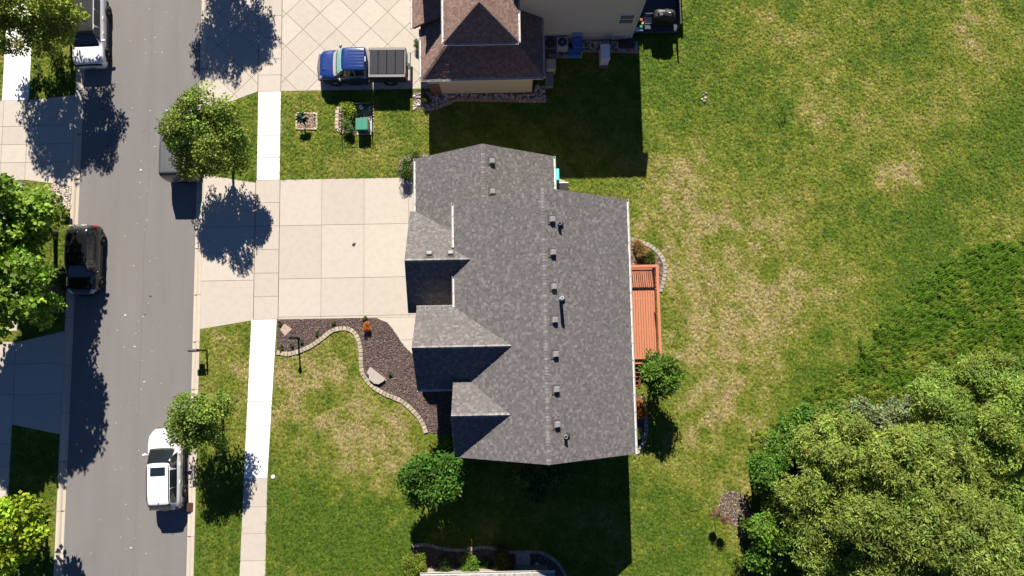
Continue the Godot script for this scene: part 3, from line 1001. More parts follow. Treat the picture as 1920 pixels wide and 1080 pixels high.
func main_house() -> void:
	var t := thing("grey_roofed_house", "large house with grey shingle gable roofs, white gutters and a row of ridge vents", "house")
	var under := mat("roof_felt", lin(0.075, 0.07, 0.07), 0.95)
	var siding := mat("siding", lin(0.27, 0.235, 0.19), 0.85)
	var white := mat("gutter_white", lin(0.58, 0.57, 0.55), 0.5)
	var e := 5.8
	var r := e + (1.71 + 3.08) * ROOF_PITCH
	wall_block(t, -2.65, -8.15, 6.08, 5.12, e - 0.02, siding)
	wall_block(t, -5.25, -11.5, 2.35, -8.15, 2.98, siding)
	wall_block(t, -5.25, -8.15, -2.65, -2.62, 2.98, siding)
	wall_block(t, -4.85, -2.62, -2.65, 1.42, e - 0.02, siding)
	# main block: a west and an east slope
	roof_plane(t, [Vector3(-3.08, e, 5.40), Vector3(-3.08, e, -8.45), Vector3(1.71, r, -8.45), Vector3(1.71, r, 5.40)], GREYS, under)
	roof_plane(t, [Vector3(6.50, e, -8.45), Vector3(6.50, e, 5.40), Vector3(1.71, r, 5.40), Vector3(1.71, r, -8.45)], GREYS, under)
	gable_wall(t, Vector3(-2.65, e - 0.02, -8.15), Vector3(6.08, e - 0.02, -8.15), Vector3(1.71, r - 0.4, -8.15), siding, Vector3(0, 0, 0.2))
	gable_wall(t, Vector3(-2.65, e - 0.02, 5.12), Vector3(6.08, e - 0.02, 5.12), Vector3(1.71, r - 0.4, 5.12), siding, Vector3(0, 0, -0.2))
	ridge_caps(t, Vector3(1.71, r, 5.40), Vector3(1.71, r, -8.45), Vector3(-1, -ROOF_PITCH, 0), Vector3(1, -ROOF_PITCH, 0), CAPS, 0.15, 0.3)
	# garage wing
	var ge := 3.0
	var gr := ge + 4.135 * ROOF_PITCH
	roof_plane(t, [Vector3(-5.57, ge, -6.6), Vector3(-5.57, ge, -11.80), Vector3(-1.435, gr, -11.80), Vector3(-1.435, gr, -6.6)], GREYS, under)
	roof_plane(t, [Vector3(2.70, ge, -11.80), Vector3(2.70, ge, -8.2), Vector3(-1.435, gr, -8.2), Vector3(-1.435, gr, -11.80)], GREYS, under)
	gable_wall(t, Vector3(-5.25, ge - 0.02, -11.5), Vector3(2.35, ge - 0.02, -11.5), Vector3(-1.435, gr - 0.4, -11.5), siding, Vector3(0, 0, 0.2))
	ridge_caps(t, Vector3(-1.435, gr, -8.3), Vector3(-1.435, gr, -11.80), Vector3(-1, -ROOF_PITCH, 0), Vector3(1, -ROOF_PITCH, 0), CAPS, 0.15, 0.3)
	# garage front gable
	roof_plane(t, [Vector3(-5.92, ge, -8.58), Vector3(-5.57, ge, -8.58), Vector3(-2.1, 5.26, -6.31), Vector3(-2.1, 6.4, -5.17), Vector3(-5.72, 6.4, -5.17)], GREYS, under)
	roof_plane(t, [Vector3(-5.92, 3.86, -2.5), Vector3(-2.1, 3.86, -2.5), Vector3(-2.1, 6.4, -5.17), Vector3(-5.72, 6.4, -5.17)], GREYS, under)
	gable_wall(t, Vector3(-5.25, ge - 0.02, -8.15), Vector3(-5.25, ge - 0.02, -2.62), Vector3(-5.25, 6.0, -5.17), siding, Vector3(0.2, 0, 0))
	ridge_caps(t, Vector3(-5.72, 6.4, -5.17), Vector3(-2.05, 6.4, -5.17), Vector3(0, -1, -1), Vector3(0, -0.95, 1), CAPS)
	# tall middle gable
	roof_plane(t, [Vector3(-5.15, e, -2.62), Vector3(-3.0, e, -2.62), Vector3(0.03, 7.8, -0.45), Vector3(-5.15, 7.8, -0.45)], GREYS, under)
	roof_plane(t, [Vector3(-5.15, e, 1.76), Vector3(-3.0, e, 1.76), Vector3(0.03, 7.8, -0.45), Vector3(-5.15, 7.8, -0.45)], GREYS, under)
	gable_wall(t, Vector3(-4.85, e - 0.02, -2.3), Vector3(-4.85, e - 0.02, 1.42), Vector3(-4.85, 7.45, -0.45), siding, Vector3(0.2, 0, 0))
	ridge_caps(t, Vector3(-5.15, 7.8, -0.45), Vector3(0.05, 7.8, -0.45), Vector3(0, -0.92, -1), Vector3(0, -0.9, 1), CAPS)
	# south front gable
	roof_plane(t, [Vector3(-3.16, e, 0.70), Vector3(-3.0, e, 0.70), Vector3(-0.14, 7.7, 3.05), Vector3(-3.16, 7.7, 3.05)], GREYS, under)
	roof_plane(t, [Vector3(-3.16, e + 0.02, 5.38), Vector3(-3.0, e + 0.02, 5.38), Vector3(-0.14, 7.7, 3.05), Vector3(-3.16, 7.7, 3.05)], GREYS, under)
	gable_wall(t, Vector3(-2.86, e - 0.02, 1.42), Vector3(-2.86, e - 0.02, 5.12), Vector3(-2.86, 7.35, 3.05), siding, Vector3(0.2, 0, 0))
	ridge_caps(t, Vector3(-3.16, 7.7, 3.05), Vector3(-0.12, 7.7, 3.05), Vector3(0, -0.81, -1), Vector3(0, -0.81, 1), CAPS)
	# gutters and downspouts
	gutter(t, Vector3(-3.09, e, -8.42), Vector3(-3.09, e, -5.95), Vector3(-1, 0, 0), white)
	gutter(t, Vector3(-3.09, e, -4.35), Vector3(-3.09, e, -2.66), Vector3(-1, 0, 0), white)
	gutter(t, Vector3(6.51, e, -8.45), Vector3(6.51, e, 5.40), Vector3(1, 0, 0), white)
	gutter(t, Vector3(2.71, ge, -11.80), Vector3(2.71, ge, -8.5), Vector3(1, 0, 0), white)
	gutter(t, Vector3(-5.58, ge, -11.80), Vector3(-5.58, ge, -8.62), Vector3(-1, 0, 0), white)
	gutter(t, Vector3(-5.15, e, -2.63), Vector3(-3.2, e, -2.63), Vector3(0, 0, -1), white)
	gutter(t, Vector3(-5.15, e, 1.77), Vector3(-3.2, e, 1.77), Vector3(0, 0, 1), white)
	for q in [Vector3(6.2, 0, 5.15), Vector3(6.2, 0, -8.2), Vector3(2.45, 0, -11.4)]:
		obj("downspout", span(q + Vector3(-0.05, 0, -0.04), q + Vector3(0.05, 5.7 if q.x > 3.0 else 2.9, 0.04)), white, t)
	obj("fascia", span(Vector3(-5.16, e - 0.2, -2.6), Vector3(-5.11, e - 0.01, -2.3)), white, t)
	obj("fascia", span(Vector3(-3.12, e + 0.05, 1.2), Vector3(-2.5, e + 0.42, 1.55)), mat("trim_pink", lin(0.5, 0.42, 0.38), 0.8), t)
	# garage doors and front door on the street side
	for z in [[-8.0, -5.4], [-5.0, -3.0]]:
		var d := obj("garage_door", span(Vector3(-5.29, 0.0, z[0]), Vector3(-5.252, 2.2, z[1])), white, t)
		for k in 4:
			obj("door_panel", span(Vector3(-5.31, 0.06 + k * 0.54, z[0] + 0.08), Vector3(-5.292, 0.54 + k * 0.54, z[1] - 0.08)), white, d)
	obj("front_door", span(Vector3(-4.888, 0.15, -1.5), Vector3(-4.853, 2.2, -0.5)), mat("door_red", lin(0.12, 0.03, 0.025), 0.5), t)
	for z in [-0.9, 0.6]:
		var wn := obj("window", span(Vector3(-4.888, 3.4, z - 0.45), Vector3(-4.853, 4.9, z + 0.45)), white, t)
		obj("pane", span(Vector3(-4.896, 3.48, z - 0.37), Vector3(-4.89, 4.82, z + 0.37)), mat("window_glass", lin(0.02, 0.025, 0.03), 0.08), wn)
	# vents and pipes
	var a := atan(ROOF_PITCH)
	for z in [-6.82, -5.12, -3.38, -1.7, 0.02, 1.76, 3.48]:
		box_vent(t, Vector3(2.12, r - 0.41 * ROOF_PITCH, z), PI / 2, a)
	for z in [-10.86, -9.12]:
		box_vent(t, Vector3(-0.98, gr - 0.455 * ROOF_PITCH, z), PI / 2, a)
	for x in [-4.4, -3.24]:
		box_vent(t, Vector3(x, 6.4 - 0.32, -5.49), PI, PI / 4)
	vent_pipe(t, Vector3(2.56, r - 0.85 * ROOF_PITCH, -6.62), 0.09, 0.36, mat("pipe_grey", lin(0.25, 0.25, 0.25), 0.5))
	vent_pipe(t, Vector3(2.53, r - 0.82 * ROOF_PITCH, -2.75), 0.095, 1.05, mat("pipe_white", lin(0.7, 0.7, 0.68), 0.4))
	vent_pipe(t, Vector3(2.60, r - 0.89 * ROOF_PITCH, 4.1), 0.09, 0.36, mat("pipe_grey", Color.GRAY))
	settle(t, Vector3(0.5, 0, -3.0))
	keep(paved, rect(-2.6, -8.1, 6.0, 5.1))
	keep(paved, rect(-5.2, -11.45, 2.3, -2.6))
	keep(paved, rect(-4.8, -2.7, -2.6, 1.4))

func north_house() -> void:
	var t := thing("brown_roofed_house", "house with brown shingle hip roofs and pale walls beyond the blue pickup", "house")
	var under := mat("brown_felt", lin(0.12, 0.07, 0.055), 0.95)
	var siding := mat("pale_siding", lin(0.55, 0.50, 0.44), 0.85)
	var cream := mat("cream_siding", lin(0.62, 0.50, 0.36), 0.85)
	var white := mat("gutter_white", Color.WHITE)
	wall_block(t, -4.25, -24.0, 1.6, -16.98, 2.98, cream)
	wall_block(t, -3.2, -26.0, 0.38, -18.35, 5.95, siding)
	wall_block(t, 0.42, -30.0, 8.19, -20.5, 6.85, siding)
	wall_block(t, -5.0, -27.0, -3.4, -21.4, 5.7, siding)
	wall_block(t, 8.2, -33.0, 11.3, -26.0, 4.35, siding)
	roof_plane(t, [Vector3(-5.2, 3.0, -16.72), Vector3(2.2, 3.0, -16.72), Vector3(0.2, 4.5, -18.72), Vector3(-3.2, 4.5, -18.72)], BROWNS, under)
	roof_plane(t, [Vector3(-5.2, 3.0, -24.0), Vector3(-5.2, 3.0, -16.72), Vector3(-3.2, 4.5, -18.72), Vector3(-3.2, 4.5, -24.0)], BROWNS, under)
	roof_plane(t, [Vector3(2.2, 3.0, -16.72), Vector3(2.2, 3.0, -21.0), Vector3(0.2, 4.5, -21.0), Vector3(0.2, 4.5, -18.72)], BROWNS, under)
	ridge_caps(t, Vector3(-5.2, 3.0, -16.72), Vector3(-3.2, 4.5, -18.72), Vector3(-1, -0.3, -0.6), Vector3(0.6, -0.3, 1), BROWNS, 0.16, 0.3)
	ridge_caps(t, Vector3(2.2, 3.0, -16.72), Vector3(0.2, 4.5, -18.72), Vector3(1, -0.3, -0.6), Vector3(-0.6, -0.3, 1), BROWNS, 0.16, 0.3)
	roof_plane(t, [Vector3(-3.53, 6.0, -17.55), Vector3(0.69, 6.0, -17.55), Vector3(-1.42, 7.95, -18.9)], BROWNS, under)
	roof_plane(t, [Vector3(-3.53, 6.0, -26.0), Vector3(-3.53, 6.0, -17.55), Vector3(-1.42, 7.95, -18.9), Vector3(-1.42, 7.95, -26.0)], BROWNS, under)
	roof_plane(t, [Vector3(0.69, 6.0, -17.55), Vector3(0.69, 6.0, -26.0), Vector3(-1.42, 7.95, -26.0), Vector3(-1.42, 7.95, -18.9)], BROWNS, under)
	ridge_caps(t, Vector3(-3.53, 6.0, -17.55), Vector3(-1.42, 7.95, -18.9), Vector3(-1, -0.5, -0.5), Vector3(0.4, -0.6, 1), BROWNS, 0.16, 0.26)
	ridge_caps(t, Vector3(0.69, 6.0, -17.55), Vector3(-1.42, 7.95, -18.9), Vector3(1, -0.5, -0.5), Vector3(-0.4, -0.6, 1), BROWNS, 0.16, 0.26)
	roof_plane(t, [Vector3(-5.72, 3.05, -26.0), Vector3(-5.72, 3.05, -19.95), Vector3(-3.6, 4.75, -19.95), Vector3(-3.6, 4.75, -26.0)], BROWNS, under)
	roof_plane(t, [Vector3(0.8, 6.9, -20.0), Vector3(8.3, 6.9, -20.0), Vector3(8.3, 9.7, -25.0), Vector3(0.8, 9.7, -25.0)], BROWNS, under, 0.14, 0.16, false)
	roof_plane(t, [Vector3(-5.1, 5.75, -21.3), Vector3(-3.3, 5.75, -21.3), Vector3(-3.3, 8.0, -25.0), Vector3(-5.1, 8.0, -25.0)], BROWNS, under, 0.14, 0.16, false)
	gutter(t, Vector3(-5.2, 3.0, -16.71), Vector3(2.2, 3.0, -16.71), Vector3(0, 0, 1), white)
	gutter(t, Vector3(-5.21, 3.0, -19.9), Vector3(-5.21, 3.0, -16.72), Vector3(-1, 0, 0), white)
	gutter(t, Vector3(2.21, 3.0, -20.4), Vector3(2.21, 3.0, -16.72), Vector3(1, 0, 0), white)
	gutter(t, Vector3(-3.53, 6.0, -17.54), Vector3(0.69, 6.0, -17.54), Vector3(0, 0, 1), white)
	gutter(t, Vector3(-3.54, 6.0, -25.0), Vector3(-3.54, 6.0, -17.55), Vector3(-1, 0, 0), white)
	gutter(t, Vector3(0.70, 6.0, -25.0), Vector3(0.70, 6.0, -17.55), Vector3(1, 0, 0), white)
	gutter(t, Vector3(-5.73, 3.05, -26.0), Vector3(-5.73, 3.05, -19.95), Vector3(-1, 0, 0), white)
	obj("downspout", tube([Vector3(-2.9, 5.9, -17.6), Vector3(-2.9, 5.5, -18.3), Vector3(-2.9, 4.2, -18.3)], [0.04, 0.04, 0.04], 6), white, t)
	for x in [8.05, 8.2]:
		obj("corner_trim", span(Vector3(x - 0.06, 0.0, -20.53 if x < 8.1 else -20.7), Vector3(x + 0.03, 6.8, -20.49 if x < 8.1 else -20.48)), mat("trim_grey", lin(0.5, 0.48, 0.45), 0.7), t)
	obj("foundation", span(Vector3(2.46, -0.05, -20.52), Vector3(8.16, 0.35, -20.47)), mat("foundation", lin(0.32, 0.32, 0.33), 0.9), t)
	# windows of the rear block, with two sashes of blinds
	for w in [[7.45, 2.7, 0.98, 1.15], [7.4, 0.22, 0.9, 0.78]]:
		var f := obj("window", span(Vector3(w[0] - w[2] / 2, w[1] - w[3] / 2, -20.5), Vector3(w[0] + w[2] / 2, w[1] + w[3] / 2, -20.44)), mat("window_white", lin(0.68, 0.67, 0.64), 0.6), t)
		for k in 2:
			var y0: float = w[1] - w[3] / 2 + 0.07 + k * (w[3] / 2 - 0.03)
			obj("pane", span(Vector3(w[0] - w[2] / 2 + 0.07, y0, -20.445), Vector3(w[0] + w[2] / 2 - 0.07, y0 + w[3] / 2 - 0.11, -20.43)), mat("window_glass", lin(0.02, 0.025, 0.03), 0.08), f)
			for b in 4:
				obj("blind_slat", span(Vector3(w[0] - w[2] / 2 + 0.08, y0 + 0.03 + b * w[3] * 0.09, -20.43), Vector3(w[0] + w[2] / 2 - 0.08, y0 + 0.055 + b * w[3] * 0.09, -20.42)), mat("blind", lin(0.45, 0.46, 0.46), 0.7), f)
	# brick pier at the garage corner with a stone band
	var brick := begin()
	for row in 36:
		for c in 3:
			var x := -4.92 + c * 0.235 - (0.11 if row % 2 else 0.0)
			var x0 := maxf(x, -4.92)
			var x1 := minf(x + 0.225, -4.28)
			if row > 23 and row < 26:
				continue
			brick.set_color(Color(0.26, 0.12, 0.085) * rng.randf_range(0.7, 1.25))
			add_box(brick, Vector3(x0, row * 0.08, -17.4), Vector3(x1, row * 0.08 + 0.07, -16.95 + rng.randf() * 0.012))
	var bm := mat("brick", Color.WHITE, 0.9)
	bm.vertex_color_use_as_albedo = true
	var pier := obj("brick_pier", span(Vector3(-4.915, 0, -17.39), Vector3(-4.285, 2.95, -16.965)), mat("mortar", lin(0.35, 0.31, 0.28), 0.95), t)
	var bricks := obj("bricks", done(brick), bm, pier)
	bricks.set_meta("kind", "stuff")
	obj("stone_band", span(Vector3(-4.96, 1.92, -17.42), Vector3(-4.24, 2.06, -16.9), 0.02), white, t)
	settle(t, Vector3(0, 0, -21))
	keep(paved, rect(-4.2, -26, 1.6, -17))
	keep(paved, rect(2.4, -30, 8.2, -20.5))

func south_house() -> void:
	var t := thing("south_house", "house at the lower edge of which only a pale roof strip and gutter show", "house")
	var under := mat("pale_felt", lin(0.2, 0.19, 0.18), 0.95)
	wall_block(t, -5.3, 12.75, 1.9, 22.0, 2.95, mat("siding", Color.WHITE))
	roof_plane(t, [Vector3(-5.42, 3.0, 12.32), Vector3(2.2, 3.0, 12.32), Vector3(2.2, 5.4, 17.0), Vector3(-5.42, 5.4, 17.0)], PALES, under)
	roof_plane(t, [Vector3(2.2, 3.0, 22.0), Vector3(-5.42, 3.0, 22.0), Vector3(-5.42, 5.4, 17.0), Vector3(2.2, 5.4, 17.0)], PALES, under, 0.14, 0.16, false)
	gutter(t, Vector3(-5.42, 3.0, 12.31), Vector3(2.2, 3.0, 12.31), Vector3(0, 0, -1), mat("gutter_white", Color.WHITE))
	settle(t, Vector3(-1.6, 0, 17))
	keep(paved, rect(-5.3, 12.75, 1.9, 22.0))

func deck() -> void:
	var t := thing("wooden_deck", "red stained wooden deck with railing behind the grey roofed house", "deck")
	var red := mat("deck_stain", lin(0.46, 0.175, 0.092), 0.75)
	grain(red, noise_tex(0.03, 0.8, 1.12, 4, 23), 0.7)
	var rail := mat("rail_stain", lin(0.45, 0.155, 0.085), 0.7)
	var h := 1.2
	var x0 := 6.1
	var x1 := 8.86
	var z0 := -5.2
	var z1 := 0.42
	var n := 18
	var w := (x1 - x0) / n
	for i in n:
		obj("board", span(Vector3(x0 + i * w + 0.008, h - 0.03, z0), Vector3(x0 + (i + 1) * w - 0.008, h + rng.randf_range(-0.002, 0.003), z1), 0.006), red, t)
	for z in [z0 + 0.1, -3.3, -1.4, z1 - 0.1]:
		obj("joist", span(Vector3(x0, h - 0.25, z - 0.04), Vector3(x1, h - 0.033, z + 0.04)), rail, t)
	for x in [x1 - 0.06]:
		for z in [z0 + 0.05, -2.4, z1 - 0.06]:
			obj("post", span(Vector3(x - 0.05, -0.05, z - 0.05), Vector3(x + 0.05, h + 0.98, z + 0.05)), rail, t)
	obj("post", span(Vector3(x0 + 0.02, h, z0), Vector3(x0 + 0.12, h + 0.98, z0 + 0.1)), rail, t)
	obj("top_rail", span(Vector3(x0, h + 0.98, z0 - 0.04), Vector3(x1 + 0.06, h + 1.02, z0 + 0.13), 0.01), rail, t)
	obj("top_rail", span(Vector3(x1 - 0.11, h + 0.98, z0 + 0.133), Vector3(x1 + 0.06, h + 1.02, z1 + 0.02), 0.01), rail, t)
	obj("bottom_rail", span(Vector3(x0, h + 0.08, z0 + 0.03), Vector3(x1, h + 0.12, z0 + 0.07)), rail, t)
	obj("bottom_rail", span(Vector3(x1 - 0.05, h + 0.08, z0 + 0.1), Vector3(x1 - 0.01, h + 0.12, z1)), rail, t)
	var bal := span(Vector3(-0.02, 0, -0.02), Vector3(0.02, 0.92, 0.02))
	var x := x0 + 0.12
	while x < x1 - 0.1:
		obj("baluster", bal, rail, t, Vector3(x, h + 0.06, z0 + 0.05))
		x += 0.125
	var z := z0 + 0.17
	while z < z1 - 0.1:
		obj("baluster", bal, rail, t, Vector3(x1 - 0.03, h + 0.06, z))
		z += 0.125
	for i in 6:
		obj("stair_tread", span(Vector3(x0 + 0.1, h - 0.2 - i * 0.19, z1 + 0.06 + i * 0.27), Vector3(7.95, h - 0.16 - i * 0.19, z1 + 0.29 + i * 0.27), 0.008), rail, t)
	for sx in [x0 + 0.1, 7.9]:
		obj("stair_stringer", tube([Vector3(sx, h - 0.2, z1), Vector3(sx, 0.02, z1 + 1.75)], [0.09, 0.09], 4, false), rail, t)
	settle(t, Vector3(7.5, 0, -2.4))
	keep(paved, rect(6.0, -5.2, 8.9, 0.4))

# ---------------------------------------------------------------- the scene
func _ready() -> void:
	rng.seed = 20240611
	for n in [[noise_a, 0.11, 3], [noise_b, 0.55, 8], [noise_c, 2.6, 12]]:
		n[0].noise_type = FastNoiseLite.TYPE_SIMPLEX
		n[0].frequency = n[1]
		n[0].seed = n[2]
		n[0].fractal_octaves = 3
	# camera: a drone 43 m up, looking nearly straight down
	var cam := Camera3D.new()
	cam.name = "camera"
	cam.position = Vector3(0, 43, 0)
	cam.rotation = Vector3(-PI / 2 + atan(125.0 / 1280.0), deg_to_rad(-1.06), 0)
	cam.fov = rad_to_deg(2.0 * atan(540.0 / 1280.0))
	cam.far = 1200.0
	add_child(cam)
	# sky, sun and exposure
	var sky_mat := ProceduralSkyMaterial.new()
	sky_mat.sky_top_color = Color(0.30, 0.46, 0.74)
	sky_mat.sky_horizon_color = Color(0.52, 0.62, 0.76)
	sky_mat.sky_curve = 0.12
	sky_mat.ground_bottom_color = Color(0.2, 0.22, 0.14)
	sky_mat.ground_horizon_color = Color(0.42, 0.5, 0.56)
	sky_mat.energy_multiplier = 0.235
	var sky := Sky.new()
	sky.sky_material = sky_mat
	var env := Environment.new()
	env.background_mode = Environment.BG_SKY
	env.sky = sky
	env.tonemap_mode = Environment.TONE_MAPPER_LINEAR
	env.tonemap_exposure = 2.1
	env.sdfgi_enabled = true
	env.ssao_enabled = true
	env.ssil_enabled = true
	var world := WorldEnvironment.new()
	world.name = "world"
	world.environment = env
	add_child(world)
	var sun := DirectionalLight3D.new()
	sun.name = "sun"
	sun.light_energy = 1.6
	sun.light_color = Color(1.0, 0.965, 0.91)
	sun.light_angular_distance = 0.5
	sun.shadow_enabled = true
	sun.look_at_from_position(Vector3.ZERO, Vector3(0.06, -0.78, 1.0), Vector3.UP)
	add_child(sun)

	mats["fine_tex"] = noise_tex(0.09, 0.7, 1.2, 4, 5)
	mats["slab_tex"] = noise_tex(0.007, 0.97, 1.025, 6, 31, 1024)
	mats["slab_bump"] = bump_tex(0.12, 2.0)
	mats["joint"] = mat("joint_sand", lin(0.20, 0.165, 0.13), 0.95)
	ground_and_street()
	paths()
	main_house()
	north_house()
	south_house()
	deck()
	garden_beds()
	vehicles()
	trees()
	yard_things()
	lawn_growth()

func ground_and_street() -> void:
	var xs: Array = [-420.0, -160.0, -70.0, -46.0]
	var x := -46.0
	while x < 46.0:
		x += 0.35
		if x > -28.5 and x < -19.2:
			continue
		xs.append(x)
	for q in [-28.5, -28.06, -28.03, -24.0, -19.66, -19.63, -19.3]:
		xs.append(q)
	xs += [70.0, 160.0, 420.0]
	xs.sort()
	var zs: Array = [-420.0, -160.0, -60.0]
	var z := -34.0
	while z < 26.0:
		zs.append(z)
		z += 0.35
	zs += [60.0, 160.0, 420.0]
	var st := SurfaceTool.new()
	st.begin(Mesh.PRIMITIVE_TRIANGLES)
	for j in zs.size():
		for i in xs.size():
			var px: float = xs[i]
			var pz: float = zs[j]
			st.set_color(tint(lawn_color(px, pz), 0.78))
			st.set_normal(Vector3.UP)
			st.add_vertex(Vector3(px, -0.3 if px > -28.05 and px < -19.64 else 0.0, pz))
	for j in zs.size() - 1:
		for i in xs.size() - 1:
			var k := j * xs.size() + i
			for q in [k, k + 1, k + 1 + xs.size(), k, k + 1 + xs.size(), k + xs.size()]:
				st.add_index(q)
	var gm := mat("ground", Color.WHITE, 0.97)
	gm.vertex_color_use_as_albedo = true
	grain(gm, noise_tex(0.1, 0.55, 1.3, 4, 2), 0.55)
	structure("ground", st.commit(), gm, "grassy ground under the gardens and lawns")
	# the street, worn in two wheel tracks a side
	var sx: Array = []
	for i in 31:
		sx.append(lerpf(-27.72, -20.02, i / 30.0))
	var sz: Array = [-420.0, -100.0]
	z = -34.0
	while z < 26.0:
		sz.append(z)
		z += 0.4
	sz += [100.0, 420.0]
	var rs := SurfaceTool.new()
	rs.begin(Mesh.PRIMITIVE_TRIANGLES)
	for j in sz.size():
		for i in sx.size():
			var k: float = 1.0 + 0.05 * noise_a.get_noise_2d(sx[i] * 2.0, sz[j] * 0.4) + 0.05 * noise_b.get_noise_2d(sx[i] * 1.6, sz[j] * 0.25)
			var u: float = (sx[i] + 27.72) / 7.7
			k -= 0.035 * exp(-pow((u - 0.27) * 12.0, 2)) + 0.03 * exp(-pow((u - 0.55) * 40.0, 2)) + 0.05 * exp(-pow((u - 1.0) * 16.0, 2))
			rs.set_color(Color(0.178, 0.168, 0.165) * k)
			rs.set_normal(Vector3.UP)
			rs.add_vertex(Vector3(sx[i], -0.122, sz[j]))
	for j in sz.size() - 1:
		for i in sx.size() - 1:
			var k := j * sx.size() + i
			for q in [k, k + 1, k + 1 + sx.size(), k, k + 1 + sx.size(), k + sx.size()]:
				rs.add_index(q)
	var am := mat("asphalt", Color.WHITE, 0.92)
	am.vertex_color_use_as_albedo = true
	grain(am, noise_tex(0.16, 0.8, 1.2, 5, 41), 0.9, bump_tex(0.3, 3.0, 9), 0.5)
	var street := structure("street", rs.commit(), am, "grey asphalt street running along the houses")
	# tar along the paving seam, and a few hairline cracks
	var tar := mat("tar", lin(0.15, 0.138, 0.132), 0.9)
	for seam in [[-23.3, 0.03, 0], [-25.7, 0.016, 1], [-21.6, 0.018, 2]]:
		var ss := begin()
		var last := Vector2.ZERO
		for i in 150:
			var q := Vector2(seam[0] + 0.05 * noise_b.get_noise_2d(i * 0.3, seam[0]) + 0.12 * noise_a.get_noise_2d(i * 0.4, seam[0]), -34.0 + i * 0.4)
			var w: float = seam[1] * (0.6 + 0.8 * rng.randf())
			if i > 0 and (seam[2] == 0 or noise_a.get_noise_2d(i * 0.5, 40.0 * seam[2]) > 0.05):
				quad(ss, Vector3(last.x - w, -0.117, last.y), Vector3(last.x + w, -0.117, last.y), Vector3(q.x + w, -0.117, q.y), Vector3(q.x - w, -0.117, q.y), Vector3.UP)
			last = q
		obj("tar_seam", done(ss), tar, street)
	keep(paved, rect(-28.2, -60, -19.5, 60))
	var ce: Array = []
	var cw: Array = []
	for i in 19:
		ce.append(-27.9 + i * 2.97)
		cw.append(-26.6 + i * 2.97)
	kerb("kerb_east", -20.1, -19.6, ce, "pale concrete kerb on the house side of the street")
	kerb("kerb_west", -27.65, -28.1, cw, "pale concrete kerb on the far side of the street")
	# blown petals and specks
	var places: Array = []
	var colors: Array = []
	for i in 140:
		var gx: float = rng.randf_range(-27.5, -20.2)
		if rng.randf() < 0.6:
			gx = -23.2 + rng.randfn() * 0.8
		var p := Vector3(gx, -0.117, rng.randf_range(-24, 13))
		var s := rng.randf_range(0.012, 0.032) * (2.2 if rng.randf() < 0.08 else 1.0)
		places.append(Transform3D(Basis(Vector3.UP, rng.randf() * TAU).scaled(Vector3(s * 1.6, s * 0.3, s)), p))
		colors.append(pick([Color(0.55, 0.48, 0.4), Color(0.4, 0.34, 0.27), Color(0.09, 0.08, 0.07), Color(0.5, 0.45, 0.42)]))
	var lm := mat("litter", Color.WHITE, 0.9)
	lm.vertex_color_use_as_albedo = true
	tag(multi("fallen_petals", stone_shape(2), lm, places, colors), "pale petals and specks scattered on the street", "petals")

